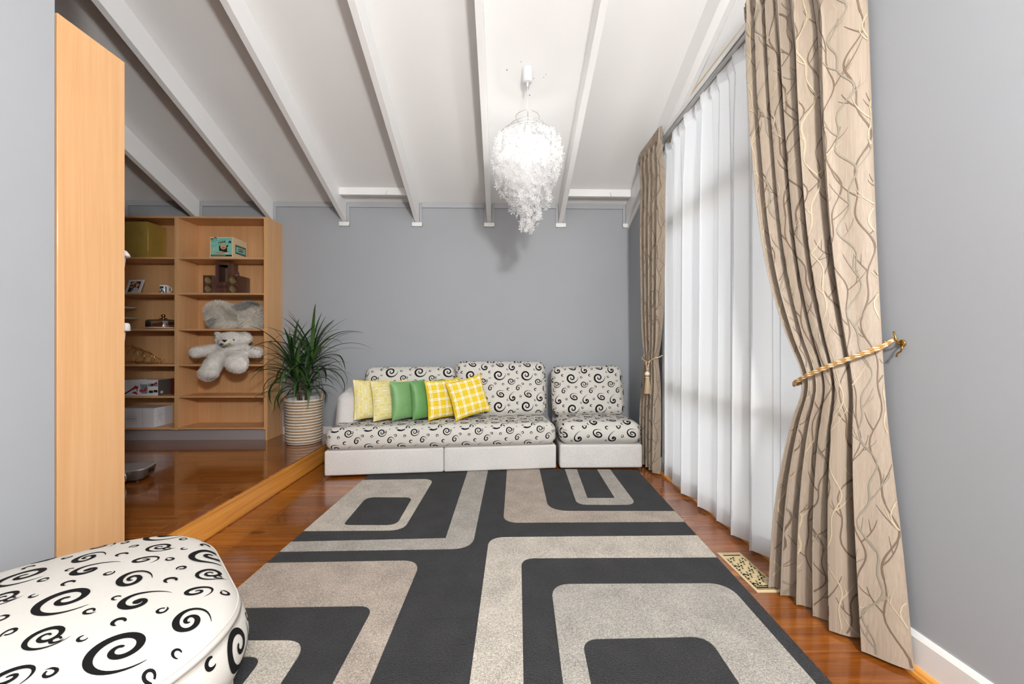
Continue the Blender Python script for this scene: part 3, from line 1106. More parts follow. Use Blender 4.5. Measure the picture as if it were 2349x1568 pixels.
def square_strokes(a=.205, rot=0.0):
    S = []
    g = .078
    for i in range(-3, 4):
        for j in range(-3, 4):
            w = .0465
            f = fillet([(-w, -w), (w, -w), (w, w), (-w, w)], [.030] * 4, 5)
            q = dense(f + [f[0]], 3) + np.array([i * g + g / 2, j * g + g / 2])
            cr, sr = math.cos(rot), math.sin(rot)
            q = np.stack([cr * q[:, 0] - sr * q[:, 1], sr * q[:, 0] + cr * q[:, 1]], 1)
            S.append((q, np.full(len(q), .0034)))
    return S
PZ = .466
pg = 'throw pillows on the sofa'
pillow('throw_pillow', 'pale yellow maze-print throw pillow against the sofa arm', (-1.268, 3.90, PZ), math.radians(40), math.radians(-12), .05,
       ['yellow_pale', 'yellow_line'], [(1, maze_strokes())], group=pg, piping='yellow')
pillow('throw_pillow', 'pale yellow maze-print throw pillow beside the first green pillow', (-1.095, 3.905, PZ), math.radians(38), math.radians(-12), .0,
       ['yellow_pale', 'yellow_line'], [(1, maze_strokes(rot=PI / 2))], group=pg, piping='yellow')
pillow('throw_pillow', 'plain green satin pillow next to the pale yellow pillows', (-.925, 3.91, PZ), math.radians(42), math.radians(-8), .0, ['green'], T=.050, group=pg)
pillow('throw_pillow', 'plain green satin pillow next to the bright yellow pillows', (-.742, 3.94, PZ), math.radians(42), math.radians(-8), .0, ['green2'], T=.050, group=pg)
pillow('throw_pillow', 'bright yellow pillow with white squares beside the green pillow', (-.585, 3.935, PZ), math.radians(36), math.radians(-10), -.03,
       ['yellow', 'cream_line'], [(1, square_strokes())], group=pg, piping='yellow')
pillow('throw_pillow', 'bright yellow pillow with white squares, rightmost of the six and leaning', (-.345, 3.925, PZ - .005), math.radians(24), math.radians(-16), -.20,
       ['yellow', 'cream_line'], [(1, square_strokes(rot=.0))], group=pg, piping='yellow')

# ================================================================== OTTOMAN
def rrect(hw, hd, R, n=24):
    """rounded rectangle outline, n points per corner; constant count"""
    R = max(R, .004)
    out = []
    for (cx, cy, a0) in ((hw - R, hd - R, 0), (-(hw - R), hd - R, PI / 2), (-(hw - R), -(hd - R), PI), (hw - R, -(hd - R), 1.5 * PI)):
        for k in range(n):
            a = a0 + PI / 2 * k / (n - 1)
            out.append((cx + R * math.cos(a), cy + R * math.sin(a)))
    return np.array(out)
OT_R = math.radians(44.4)
ott = thing('ottoman', 'large black and white swirl print ottoman in the left foreground', 'ottoman', (-1.272, 1.143, 0), OT_R)
OH = (.416, .494); OR = .33; OZ0, OZ1 = .215, .429
def ott_top(x, y):
    x = np.asarray(x, float); y = np.asarray(y, float)
    qx, qy = np.abs(x) - (OH[0] - OR), np.abs(y) - (OH[1] - OR)
    sd = np.minimum(np.maximum(qx, qy), 0) + np.hypot(np.maximum(qx, 0), np.maximum(qy, 0)) - OR
    d = np.clip(-sd, 0, None)
    er = .07
    edge = np.where(d < er, er - np.sqrt(np.clip(er ** 2 - (er - np.minimum(d, er)) ** 2, 0, None)), 0)
    dome = .058 * np.clip(1 - (x / OH[0]) ** 2, 0, 1) * np.clip(1 - (y / OH[1]) ** 2, 0, 1)
    return np.stack([x, y, OZ1 - edge * .8 + dome], 1)
V = []; F = []; nring = 96
prof = []
for k in range(9):
    s = k / 8
    prof.append((-.012 + .030 * math.sin(PI * min(1, s * .98)), OZ0 + (OZ1 - .04 - OZ0) * s))
for (off, z) in prof:
    ring = rrect(OH[0] + off, OH[1] + off, OR + off)
    V.append(np.concatenate([ring, np.full((nring, 1), z)], 1))
for d in (0.001, .004, .009, .016, .026, .038, .05):
    ring = rrect(OH[0] - d, OH[1] - d, OR - d)
    V.append(ott_top(ring[:, 0], ring[:, 1]))
for q_ in (.96, .9, .8, .68, .55, .42, .3, .18, .08):
    g_ = rrect(OH[0] - .05, OH[1] - .05, OR - .05) * q_
    V.append(ott_top(g_[:, 0], g_[:, 1]))
nr = len(V)
V = np.concatenate(V)
for i in range(nr - 1):
    for k in range(nring):
        l = (k + 1) % nring
        F.append((i * nring + k, i * nring + l, (i + 1) * nring + l, (i + 1) * nring + k))
F.append(tuple(range((nr - 1) * nring, nr * nring)))
F.append(tuple(range(nring))[::-1])
mi = [0] * len(F)
Vl = V.tolist()
def top_ok(u, v):
    qx, qy = np.abs(u) - (OH[0] - OR), np.abs(v) - (OH[1] - OR)
    sd = np.minimum(np.maximum(qx, qy), 0) + np.hypot(np.maximum(qx, 0), np.maximum(qy, 0)) - OR
    return sd < -.012
st = swirls(-.5, .5, -.55, .55, .05, .02, -1.25, 1.12)
rv, rf = ribbons(ott_top, st, 1, .0012, top_ok)
b0 = len(Vl); Vl += rv.tolist(); F += [tuple(i + b0 for i in f) for f in rf]; mi += [1] * len(rf)
# boxing strip print: u runs along the perimeter, v is height
per = rrect(OH[0], OH[1], OR, 40)
seg = np.linalg.norm(np.roll(per, -1, 0) - per, axis=1); cum = np.concatenate([[0], np.cumsum(seg)]); PER = cum[-1]
pc = np.concatenate([per, per[:1]])
def ott_side(u, v):
    u = np.mod(np.asarray(u, float), PER); v = np.asarray(v, float)
    x = np.interp(u, cum, pc[:, 0]); y = np.interp(u, cum, pc[:, 1])
    x2 = np.interp(np.mod(u + .004, PER), cum, pc[:, 0]) - np.interp(np.mod(u - .004, PER), cum, pc[:, 0])
    y2 = np.interp(np.mod(u + .004, PER), cum, pc[:, 1]) - np.interp(np.mod(u - .004, PER), cum, pc[:, 1])
    L = np.hypot(x2, y2) + 1e-9
    s = np.clip((v - OZ0) / (OZ1 - .04 - OZ0), 0, 1)
    off = -.012 + .030 * np.sin(PI * np.minimum(1, s * .98))
    return np.stack([x + off * y2 / L, y - off * x2 / L, v], 1)
st = swirls(0, PER, OZ0, OZ1 - .04, .06, .03, 0, 1.12)
rv, rf = ribbons(ott_side, st, 1, .0015, (.01, PER - .01, OZ0 + .006, OZ1 - .046))
b0 = len(Vl); Vl += rv.tolist(); F += [tuple(i + b0 for i in f) for f in rf]; mi += [1] * len(rf)
mesh_obj('cushion', Vl, F, ['swirl_cloth', 'swirl_ink'], ott, mi, True)
pm = MB(); pm.smooth = True
ring = rrect(OH[0] - .010, OH[1] - .010, OR - .01, 24)
rp = ott_top(ring[:, 0], ring[:, 1]); rp[:, 2] -= .0012
pm.tube(rp, .003, 6, closed=True)
pm.build('seam_piping', 'swirl_cloth', ott)
V = []; 
bm_ = MB(); bm_.smooth = True
rings = []
for (off, z) in ((-.03, .02), (-.022, .028), (-.022, .20), (-.03, .214)):
    rg = rrect(OH[0] + off, OH[1] + off, OR - .02)
    rings.append(np.concatenate([rg, np.full((nring, 1), z)], 1))
VV = np.concatenate(rings); FF = []
for i in range(3):
    for k in range(nring):
        l = (k + 1) % nring
        FF.append((i * nring + k, i * nring + l, (i + 1) * nring + l, (i + 1) * nring + k))
FF.append(tuple(range(nring))[::-1]); FF.append(tuple(range(3 * nring, 4 * nring)))
mesh_obj('base', VV, FF, 'linen', ott, None, True)
for sx in (-.25, .25):
    for sy in (-.33, .33):
        B(sx - .03, sx + .03, sy - .03, sy + .03, 0.0165, .021).build('foot', 'black', ott)

# ================================================================== CURTAINS
def smooth_interp(x, xs, ys):
    """monotone-ish cubic through points (xs ascending)"""
    xs = np.asarray(xs, float); ys = np.asarray(ys, float)
    m = np.gradient(ys, xs)
    x = np.clip(np.asarray(x, float), xs[0], xs[-1])
    i = np.clip(np.searchsorted(xs, x) - 1, 0, len(xs) - 2)
    h = xs[i + 1] - xs[i]; t = (x - xs[i]) / h
    return ((2 * t ** 3 - 3 * t ** 2 + 1) * ys[i] + (t ** 3 - 2 * t ** 2 + t) * h * m[i] + (-2 * t ** 3 + 3 * t ** 2) * ys[i + 1] + (t ** 3 - t ** 2) * h * m[i + 1])

def branch_strokes(W, H, seed, step=.098):
    """woven twigs: wavering upright stems with alternate curved side shoots and twigs"""
    rg = random.Random(seed)
    out = {1: [], 2: [], 3: []}
    def shoot(x, y, ang, L, w, col, twig=True):
        n = 8
        pts = []; a = ang
        curl = -ang * rg.uniform(.35, .95)
        for k in range(n + 1):
            pts.append((x, y))
            s = k / n
            aa = ang + curl * s
            x += math.sin(aa) * L / n; y -= math.cos(aa) * L / n
        out[col].append((np.array(pts), np.linspace(w, w * .3, n + 1) * .5))
        if twig:
            m = pts[rg.randint(3, 5)]
            shoot(m[0], m[1], ang + curl * .5 + rg.choice((-1, 1)) * rg.uniform(.5, .8), L * rg.uniform(.4, .6), w * .7, col, False)
    nst = int(W / step) + 2
    for i in range(nst):
        for layer in range(2):
            col = 1 if layer == 0 else (2 if i % 3 else 3)
            x0 = (i - .2 + .5 * layer) * step
            ph = rg.uniform(0, 6.28); per = rg.uniform(.38, .55); am = rg.uniform(.016, .028)
            w = (.0062 if col == 1 else .0074) * rg.uniform(.85, 1.15)
            fx = lambda y: x0 + am * math.sin(2 * PI * y / per + ph) + .5 * am * math.sin(2 * PI * y / (per * .43) + 2 * ph)
            y = H + rg.uniform(0, .2)
            side = rg.choice((-1, 1))
            while y > -.05:
                L = rg.uniform(.26, .42)
                ys = np.linspace(y, y - L, 16)
                out[col].append((np.array([(fx(q), q) for q in ys]), np.linspace(w, w * .62, 16) * .5))
                nb = 2
                for k in range(nb):
                    yb = y - L * (k + .35) / nb
                    shoot(fx(yb), yb, side * rg.uniform(.55, .95), rg.uniform(.07, .135), w * .78, col, rg.random() < .6)
                    side = -side
                y -= L - .004
    return out

def drape_obj(t, fn, W, H, nu, nv, seed, sign):
    P, F = grid_mesh(fn, np.linspace(0, W, nu), np.linspace(0, H, nv))
    if sign < 0: F = F[:, ::-1]
    V = [P]; FF = [F]; mi = [0] * len(F); base = len(P)
    # the print follows the cloth's own length, so lay it out in arc length
    ug = np.linspace(0, W, 800)
    q = fn(ug, np.full(800, H * .35))
    arc_ = np.concatenate([[0], np.cumsum(np.linalg.norm(np.diff(q[:, :2], axis=0), axis=1))])
    S = arc_[-1]
    fs = lambda s_, v: fn(np.interp(s_, arc_, ug), v)
    sgn = sign if np.dot(surf_normal(fs, np.array([S * .4]), np.array([1.0]), 1)[0], surf_normal(fn, np.array([np.interp(S * .4, arc_, ug)]), np.array([1.0]), 1)[0]) > 0 else -sign
    bs = branch_strokes(S, H, seed)
    def refine(p, w):
        P_, W_ = [p[0]], [w[0]]
        for i in range(len(p) - 1):
            n = max(1, int(abs(p[i + 1][0] - p[i][0]) / .0045))
            for k in range(1, n + 1):
                P_.append(p[i] + (p[i + 1] - p[i]) * k / n); W_.append(w[i] + (w[i + 1] - w[i]) * k / n)
        return np.array(P_), np.array(W_)
    for c, st in bs.items():
        st = [refine(p, w) for p, w in st]
        rv, rf = ribbons(fs, st, sgn, .0013 + .0003 * c, (0, S, 0, H), 3)
        if len(rv):
            V.append(rv); FF.append(np.array(rf) + base); mi += [c] * len(rf); base += len(rv)
    return mesh_obj('cloth', np.concatenate(V), np.concatenate(FF), ['drape', 'branch_dark', 'branch_pale', 'branch_grey'], t, mi, True)

# --- near drape, tied back to the hook on the right wall
ND = thing('drape', 'tall beige branch-patterned drape on the right, tied back to a wall hook', 'curtain', (1.42, 1.70, 0), 0, 'patterned drapes')
NZ = 3.075; NH = 3.06; NW = .74
zs = [0, .32, .85, 1.02, 1.235, 1.5, 2.27, 3.08]
yf = [1.955, 1.925, 1.815, 1.762, 1.86, 1.955, 2.10, 2.20]
zn = [0, .37, .845, 1.18, 1.52, 2.06, 3.08]
yn = [1.405, 1.443, 1.494, 1.520, 1.548, 1.576, 1.60]
def near_fn(u, v):
    t = np.clip(np.asarray(u, float) / NW, -.02, 1.02); z = NZ - np.asarray(v, float)
    a, b = smooth_interp(z, zs, yf), smooth_interp(z, zn, yn)
    tc = np.clip(t, 0, 1)
    ph = 2 * PI * 6.0 * (1 - (1 - tc) ** 1.5) + 1.2
    A = smooth_interp(z, [0, .5, 1.05, 1.5, 2.4, 2.95, 3.08], [.048, .042, .022, .034, .038, .022, .018])
    A = A * (.75 + .35 * np.sin(tc * 9 + 1))
    hz = np.clip((z - 2.93) / .06, 0, 1)
    fold = np.sin(ph + .5 * np.sin(z * 1.4 + tc * 6)) * (1 - .55 * hz) + hz * .6 * np.sin(ph * 3.0) + .30 * np.sin(tc * 31 + z * .8) * np.clip((tc - .45) * 3, 0, 1)
    y = a + (b - a) * (tc + .018 * np.sin(2 * ph + .6) * (1 - hz))
    x0 = 1.345 + .115 * tc ** 3.0 * (1 - .8 * np.clip((z - 2.6) / .35, 0, 1)) + .016 * np.clip((1.05 - z) / 1.05, 0, 1) * np.sin(tc * 3.0)
    x0 = x0 + .012 * np.exp(-((z - 1.1) / .25) ** 2) * (1 - tc)
    x = np.minimum(x0 + A * fold, xw(y) - .012)
    z2 = z + .012 * (1 - tc) * np.sin(ph) * np.clip((.4 - z) / .4, 0, 1)
    return np.stack([x - 1.42, y - 1.70, np.maximum(z2, .006)], 1)
drape_obj(ND, near_fn, NW, NH, 260, 120, 21, -1 if surf_normal(near_fn, np.array([.3]), np.array([1.0]), 1)[0][0] > 0 else 1)

# --- far drape with gathered heading, beside the armless seat
FD = thing('drape', 'narrow beige branch-patterned drape in the far corner with a hanging tassel', 'curtain', (1.40, 3.70, 0), 0, 'patterned drapes')
FW_ = .62; FZ = 3.085; FH = 3.065
def far_fn(u, v):
    t = np.clip(np.asarray(u, float) / FW_, 0, 1); z = FZ - np.asarray(v, float)
    a = smooth_interp(z, [0, .5, .95, 1.05, 1.15, 1.8, 3.1], [3.99, 3.99, 3.93, 3.90, 3.93, 3.97, 3.96])
    b = smooth_interp(z, [0, .5, .95, 1.05, 1.15, 1.8, 3.1], [3.57, 3.56, 3.565, 3.585, 3.55, 3.47, 3.42])
    ph = 2 * PI * 5.0 * t + .8
    hz = np.clip((z - 2.94) / .05, 0, 1)
    A = smooth_interp(z, [0, .6, 1.05, 1.6, 2.9, 3.1], [.034, .032, .018, .030, .026, .012])
    fold = np.sin(ph + .4 * np.sin(z * 1.7)) * (1 - hz) + hz * np.sin(ph * 4)
    y = a + (b - a) * (t + .016 * np.sin(2 * ph) * (1 - hz))
    x = 1.388 + A * fold - .024 * np.clip((z - 2.7) / .2, 0, 1)
    x = np.minimum(x, xw(y) - .012)
    return np.stack([x - 1.40, y - 3.70, np.maximum(z, .006)], 1)
drape_obj(FD, far_fn, FW_, FH, 200, 100, 5, -1 if surf_normal(far_fn, np.array([.3]), np.array([1.0]), 1)[0][0] > 0 else 1)

# --- white voile across the window
SC = thing('sheer_curtain', 'white sheer voile curtain hanging across the window between the drapes', 'curtain', (1.43, 2.6, 0))
SW_ = 1.85; SZ = 2.985; SH_ = 2.962
def sheer_fn(u, v):
    t = np.asarray(u, float) / SW_; z = SZ - np.asarray(v, float)
    ph = 2 * PI * 9.0 * t + 1.1 * np.sin(t * 9.0) + .3 * np.sin(z * .9 + t * 5)
    hz = np.clip((z - 2.86) / .05, 0, 1)
    A = smooth_interp(z, [0, 1.2, 2.6, 2.86, 3.0], [.036, .032, .022, .012, .014])
    A = A * (.8 + .35 * np.sin(t * 17 + 2))
    sn = np.sin(ph)
    fold = np.sign(sn) * np.abs(sn) ** .9
    y = 3.645 + (1.75 - 3.645) * (t + .012 * np.sin(2 * ph))
    x = 1.432 + A * fold + hz * .017 * np.sin(ph * 2.0)
    x = x - .02 * np.clip((y - 2.5), 0, 1.2) * .3 + .028 * np.clip((2.3 - y) / .3, 0, 1) + .034 * np.clip((y - 3.28) / .12, 0, 1)
    zz = z + np.where(z > 2.9, .02 * np.sin(ph * 2.0) * np.clip((z - 2.9) / .08, 0, 1), 0)
    return np.stack([x - 1.43, y - 2.6, zz], 1)
P, F = grid_mesh(sheer_fn, np.linspace(0, SW_, 330), np.concatenate([np.linspace(0, .2, 12), np.linspace(.2, SH_, 30)[1:]]))
mesh_obj('cloth', P, F, 'sheer', SC, None, True)
hp, hf = grid_mesh(lambda u, v: sheer_fn(u, v) + np.array([-.0015, 0, 0]), np.linspace(0, SW_, 330), np.linspace(SH_ - .10, SH_ - .001, 5))
mesh_obj('hem', hp, hf, 'sheer', SC, None, True)
hp, hf = grid_mesh(lambda u, v: sheer_fn(u, v) + np.array([-.0015, 0, 0]), np.linspace(0, SW_, 330), np.linspace(0, .085, 6))
mesh_obj('heading_tape', hp, hf, 'sheer', SC, None, True)

# --- curtain track
TK = thing('curtain_track', 'white double curtain track above the sheer curtain', 'curtain rail', (1.40, 2.68, 3.0))
M['alu'] = plain('white_aluminium', (228, 230, 231), .4, .0)
def rail(mb, dx0, dx1, z0, z1):
    y0, y1 = 1.40, 3.985
    mb.quadprism([(dx0, y0 - 2.68, z0), (dx1, y0 - 2.68, z0), (dx1, y1 - 2.68, z0), (dx0, y1 - 2.68, z0)],
                 [(dx0, y0 - 2.68, z1), (dx1, y0 - 2.68, z1), (dx1, y1 - 2.68, z1), (dx0, y1 - 2.68, z1)])
mb = MB(); rail(mb, -.010, -.004, .005, .034); rail(mb, .004, .010, .005, .034); rail(mb, -.010, .010, .034, .038); mb.build('front_rail', 'alu', TK)
mb = MB(); rail(mb, .030, .036, .005, .030); rail(mb, .044, .050, .005, .030); rail(mb, .030, .050, .030, .034); mb.build('rear_rail', 'alu', TK)
for yy in (1.5, 2.1, 2.7, 3.3, 3.9):
    B(.010, xw(yy) - 1.40 - .002, yy - 2.68 - .012, yy - 2.68 + .012, .036, .041).build('bracket', 'alu', TK)
B(-.0125, -.010, -.6, -.48, .01, .026).build('splice_plate', 'white_plastic', TK)

# --- rope tiebacks
M['rope_gold'] = plain('gold_cord', (176, 132, 74), .6, bump=.2)
M['rope_cream'] = plain('cream_cord', (226, 208, 176), .65, bump=.2)
def twisted(mb, path, R, r, turns, strands=3):
    path = np.asarray(path, float)
    # resample
    d = np.concatenate([[0], np.cumsum(np.linalg.norm(np.diff(path, axis=0), axis=1))])
    L = d[-1]; n = int(L / .0045) + 8
    s = np.linspace(0, L, n)
    Q = np.stack([np.interp(s, d, path[:, k]) for k in range(3)], 1)
    for it in range(3):
        Q[1:-1] = (Q[:-2] + Q[1:-1] * 2 + Q[2:]) / 4
    tan = np.gradient(Q, axis=0); tan /= np.linalg.norm(tan, axis=1)[:, None]
    ref = np.array([.0, .3, 1.0]); 
    u = np.cross(tan, ref); u /= np.linalg.norm(u, axis=1)[:, None]
    w = np.cross(tan, u)
    for k in range(strands):
        a = 2 * PI * (s * turns + k / strands)
        mb.cur = 0 if k < strands - 1 else 1
        mb.tube(Q + R * (np.cos(a)[:, None] * u + np.sin(a)[:, None] * w), r, 6)
TB = thing('rope_tieback', 'gold and cream twisted rope holding the right drape to the brass hook', 'tieback', (1.42, 1.6, 1.1), 0, 'curtain tiebacks')
mb = MB(); mb.smooth = True
pth = [(1.498, 1.488, 1.222), (1.44, 1.480, 1.193), (1.385, 1.52, 1.160), (1.330, 1.60, 1.112), (1.302, 1.68, 1.068), (1.298, 1.75, 1.030), (1.318, 1.783, 1.016), (1.36, 1.80, 1.022), (1.42, 1.77, 1.06), (1.475, 1.65, 1.14), (1.496, 1.54, 1.20), (1.498, 1.492, 1.216)]
for dz in (0.0, -.0095):
    p = [(q[0] - 1.42, q[1] - 1.6, q[2] - 1.1 + dz * (1 if 0 < i < 11 else .3)) for i, q in enumerate(pth)]
    twisted(mb, p, .0025, .0031, 32)
mb.build('rope', ['rope_gold', 'rope_cream'], TB)

HK = thing('wall_hook', 'small brass curtain hook on the right wall', 'hook', (1.512, 1.478, 1.20))
mb = MB(); mb.smooth = True
mb.lathe([(.0, -.004), (.012, -.004), (.014, -.001), (.014, .002)], 16, (-.001, 0, 0), 'x')
mb.build('plate', 'brass', HK)
mb = MB(); mb.smooth = True
mb.tube([(0, 0, .0), (-.014, -.001, -.002), (-.024, -.003, .004), (-.028, -.002, .018), (-.026, .004, .034), (-.026, .008, .044)], .0032, 8)
mb.tube([(0, 0, -.004), (-.012, -.012, -.010), (-.018, -.016, -.020), (-.014, -.008, -.030), (-.016, .004, -.040), (-.017, .006, -.052)], .003, 8)
mb.build('hook_arm', 'brass', HK)

TT = thing('tassel_tieback', 'cream rope and tassel tieback round the far drape', 'tieback', (1.345, 3.69, .75), 0, 'curtain tiebacks')
mb = MB(); mb.smooth = True
p = [(1.455, 3.90, 1.16), (1.40, 3.945, 1.08), (1.366, 3.90, 1.05), (1.352, 3.80, 1.035), (1.350, 3.70, 1.022), (1.354, 3.62, 1.045), (1.366, 3.575, 1.065), (1.40, 3.55, 1.075), (1.44, 3.58, 1.09)]
twisted(mb, [(a - 1.345, b - 3.69, c - .75) for a, b, c in p], .0026, .0031, 30)
p = [(1.346, 3.735, 1.028), (1.342, 3.71, .99), (1.342, 3.692, .955), (1.342, 3.688, .93)]
twisted(mb, [(a - 1.345, b - 3.69, c - .75) for a, b, c in p], .003, .0035, 26)
p = [(1.346, 3.645, 1.035), (1.342, 3.67, .99), (1.342, 3.684, .955), (1.342, 3.686, .93)]
twisted(mb, [(a - 1.345, b - 3.69, c - .75) for a, b, c in p], .003, .0035, 26)
mb.build('rope', ['rope_cream', 'rope_gold'], TT)
M['tassel'] = plain('ivory_tassel', (222, 198, 160), .7)
M['bead'] = plain('ivory_bead', (238, 224, 200), .5)
mb = MB(); mb.smooth = True
mb.ellipsoid((-.003, -.003, .165), (.024, .024, .023), 18, 12)
mb.lathe([(.018, .138), (.021, .134), (.018, .130)], 16, (-.003, -.003, 0))
mb.build('bead', 'bead', TT)
mb = MB(); mb.smooth = True
for k in range(70):
    a = random.uniform(0, 2 * PI); q = math.sqrt(random.random())
    x0, y0 = .015 * q * math.cos(a), .015 * q * math.sin(a)
    x1, y1 = x0 * 2.1, y0 * 2.1
    mb.tube([(x0 - .003, y0 - .003, .132), (x0 * 1.4 - .003, y0 * 1.4 - .003, .07), (x1 - .003, y1 - .003, random.uniform(-.022, -.012))], .0016, 4, cap=False)
mb.build('fringe', 'tassel', TT, kind='stuff')

# ================================================================== CHANDELIER
CX, CY = .192, 3.19
CZ = ceil_z(CY)
CH = thing('chandelier', 'white flower-garland pendant chandelier hanging from the sloped ceiling', 'chandelier', (CX, CY, 2.10))
def cz(z): return z - 2.10
mb = MB(); mb.smooth = True
mb.lathe([(.030, cz(3.288)), (.036, cz(3.292)), (.039, cz(3.303)), (.040, cz(3.35)), (.040, cz(CZ) + .015)], 28, cap0=True)
mb.build('ceiling_cup', 'white_plastic', CH)
mb = MB(); mb.smooth = True
mb.lathe([(.007, cz(3.256)), (.009, cz(3.260)), (.009, cz(3.290))], 12, cap0=True)
mb.tube([(0, 0, cz(3.26)), (0, 0, cz(2.93))], .0028, 8)
mb.build('cord', 'white_plastic', CH)
RINGS = [(.093, 3.012), (.148, 2.925), (.216, 2.862)]
for rr, z in RINGS:
    mb = MB(); mb.smooth = True
    a = np.linspace(0, 2 * PI, 49)[:-1]
    mb.tube(np.stack([rr * np.cos(a), rr * np.sin(a), np.full(48, cz(z))], 1), .0034, 6, closed=True)
    mb.build('ring', 'steel', CH)
mb = MB(); mb.smooth = True
for k in range(3):
    a = 2 * PI * k / 3 + .5
    c, s = math.cos(a), math.sin(a)
    mb.tube([(.016 * c, .016 * s, cz(2.93)), (.093 * c, .093 * s, cz(3.012)), (.148 * c, .148 * s, cz(2.925)), (.216 * c, .216 * s, cz(2.862))], .0022, 5)
mb.build('frame_struts', 'steel', CH)
mb = MB(); mb.smooth = True
mb.lathe([(.018, cz(2.95)), (.020, cz(2.93)), (.020, cz(2.88)), (.016, cz(2.875))], 16, cap0=True)
mb.build('lamp_holder', 'white_plastic', CH)
bulb_m = N('lit_bulb')
em = bulb_m.node('ShaderNodeEmission'); em.inputs[0].default_value = (1, .97, .92, 1); em.inputs[1].default_value = CHANDELIER_W * 16
bulb_m.link(em.outputs[0], bulb_m.out.inputs['Surface'])
mb = MB(); mb.smooth = True
mb.ellipsoid((0, 0, cz(2.815)), (.034, .034, .048), 10, 7)
bulb = mb.build('bulb', bulb_m.m, CH)
bulb.visible_shadow = True
def flower(mb, c, nrm, R, spin):
    nrm = np.array(nrm, float); nrm /= np.linalg.norm(nrm)
    ref = np.array([0, 0, 1.0]) if abs(nrm[2]) < .9 else np.array([1.0, 0, 0])
    u = np.cross(nrm, ref); u /= np.linalg.norm(u); w = np.cross(nrm, u)
    vs_ = [np.array(c)]
    f = []
    for k in range(5):
        a = spin + 2 * PI * k / 5
        def pt(rad, da, lift):
            return np.array(c) + rad * (math.cos(a + da) * u + math.sin(a + da) * w) + lift * nrm
        b = len(vs_)
        vs_ += [pt(R * .55, -.42, R * .12), pt(R * .95, -.26, R * .3), pt(R * 1.02, .22, R * .28), pt(R * .58, .42, R * .1)]
        f.append((0, b, b + 1, b + 2, b + 3))
    mb.add(vs_, f)
def strand(x, y, z0, z1, outer):
    mb = MB()
    a0 = math.atan2(y, x); rr = math.hypot(x, y)
    z = z0
    mb.tube([(x, y, cz(z0)), (x * 1.02, y * 1.02, cz((z0 + z1) / 2)), (x, y, cz(z1))], .0012, 4, cap=False)
    z -= .055 if outer else .02
    while z > z1:
        for q in range(2 if outer else 2):
            s = (z0 - z) / max(.01, z0 - z1)
            bul = (1 + .16 * math.sin(PI * min(1, s * 1.1)) if outer else 1)
            a = a0 + random.uniform(-1.1, 1.1)
            ex = .018 * math.cos(a) + x * bul; ey = .018 * math.sin(a) + y * bul
            n = (math.cos(a) + random.uniform(-.5, .5), math.sin(a) + random.uniform(-.5, .5), random.uniform(-.6, .5))
            flower(mb, (ex + random.uniform(-.012, .012), ey + random.uniform(-.012, .012), cz(z) + random.uniform(-.012, .012)), n, random.uniform(.019, .029), random.uniform(0, 6))
        z -= random.uniform(.022, .034)
    mb.build('flower_strand', 'petal', CH)
for k in range(24):
    a = 2 * PI * k / 24 + .05
    strand(.216 * math.cos(a), .216 * math.sin(a), 2.860, random.uniform(2.38, 2.54), True)
for k in range(17):
    a = 2 * PI * k / 17 + .2
    strand(.148 * math.cos(a), .148 * math.sin(a), 2.80, random.uniform(2.28, 2.42), False)
for k in range(11):
    a = 2 * PI * k / 11
    strand(.080 * math.cos(a), .080 * math.sin(a), 2.74, random.uniform(2.17, 2.32), False)
for k in range(4):
    a = 2 * PI * k / 4
    strand(.025 * math.cos(a), .025 * math.sin(a), 2.62, random.uniform(2.10, 2.15), False)
# old fixing holes round the ceiling cup

hm = [(-.165, .0), (.055, .06), (-.055, -.06), (.135, .05), (.03, .19), (.15, .03)]
for i, (dx, dy) in enumerate(hm):
    yy = CY + dy
    mb = MB()
    mb.lathe([(.0001, 0), (.0045 if i in (0, 4) else .0028, 0), (.0045 if i in (0, 4) else .0028, .004)], 8)
    o = mb.build('screw_hole', 'dark', ceil, loc=(CX + dx, yy, ceil_z(yy) - .0012))

# ================================================================== POTTED PLANT
M['leaf'] = None
def leaf_mat():
    n = N('glossy_leaf')
    oi = n.node('ShaderNodeObjectInfo')
    c = n.ramp(oi.outputs['Random'], [(0.0, lin((22, 48, 26))), (.6, lin((38, 72, 34))), (1.0, lin((72, 104, 48)))])
    f = n.noise(n.coord((300, 300, 20)), 1.0, 2)
    c2 = n.mix(n.ramp(f, [(.4, (0, 0, 0, 1)), (.7, (.35, .35, .35, 1))]), c, lin((66, 96, 52)))
    n.link(c2, n.b.inputs['Base Color'])
    n.set(Roughness=.32)
    return n.m
M['leaf'] = leaf_mat()
M['leaf_pale'] = plain('pale_leaf', (132, 150, 92), .4)
M['stem'] = plain('woody_stem', (104, 92, 66), .8, nscale=30, namt=.3)
M['soil'] = plain('potting_soil', (40, 30, 22), .95, nscale=60, namt=.4, bump=.6, bscale=90)
M['coil_white'] = plain('white_cotton_rope', (226, 219, 210), .9, nscale=220, namt=.2, bump=.8, bscale=240)
M['coil_tan'] = plain('seagrass_rope', (164, 134, 96), .9, nscale=260, namt=.45, bump=1.0, bscale=240)
PX, PY = -2.085, 4.215
plant = thing('potted_plant', 'leafy green dracaena in a striped woven basket between bookcase and sofa', 'plant', (PX, PY, PLAT))
bm2 = MB(); bm2.smooth = True
nco = 31; bh = .452
for k in range(nco):
    z0 = bh * k / nco; z1 = bh * (k + 1) / nco
    def rad(z):
        s = z / bh
        return .166 + .010 * s - .016 * max(0, 1 - s / .06) ** 2 + .004 * math.sin(s * 7)
    bm2.cur = k % 2
    am = .0035 if k % 2 else .006
    pr = []
    for q in range(6):
        s = q / 5
        z = z0 + (z1 - z0) * s
        pr.append((rad(z) + am * math.sin(PI * s), z))
    bm2.lathe(pr, 56)
bm2.cur = 0
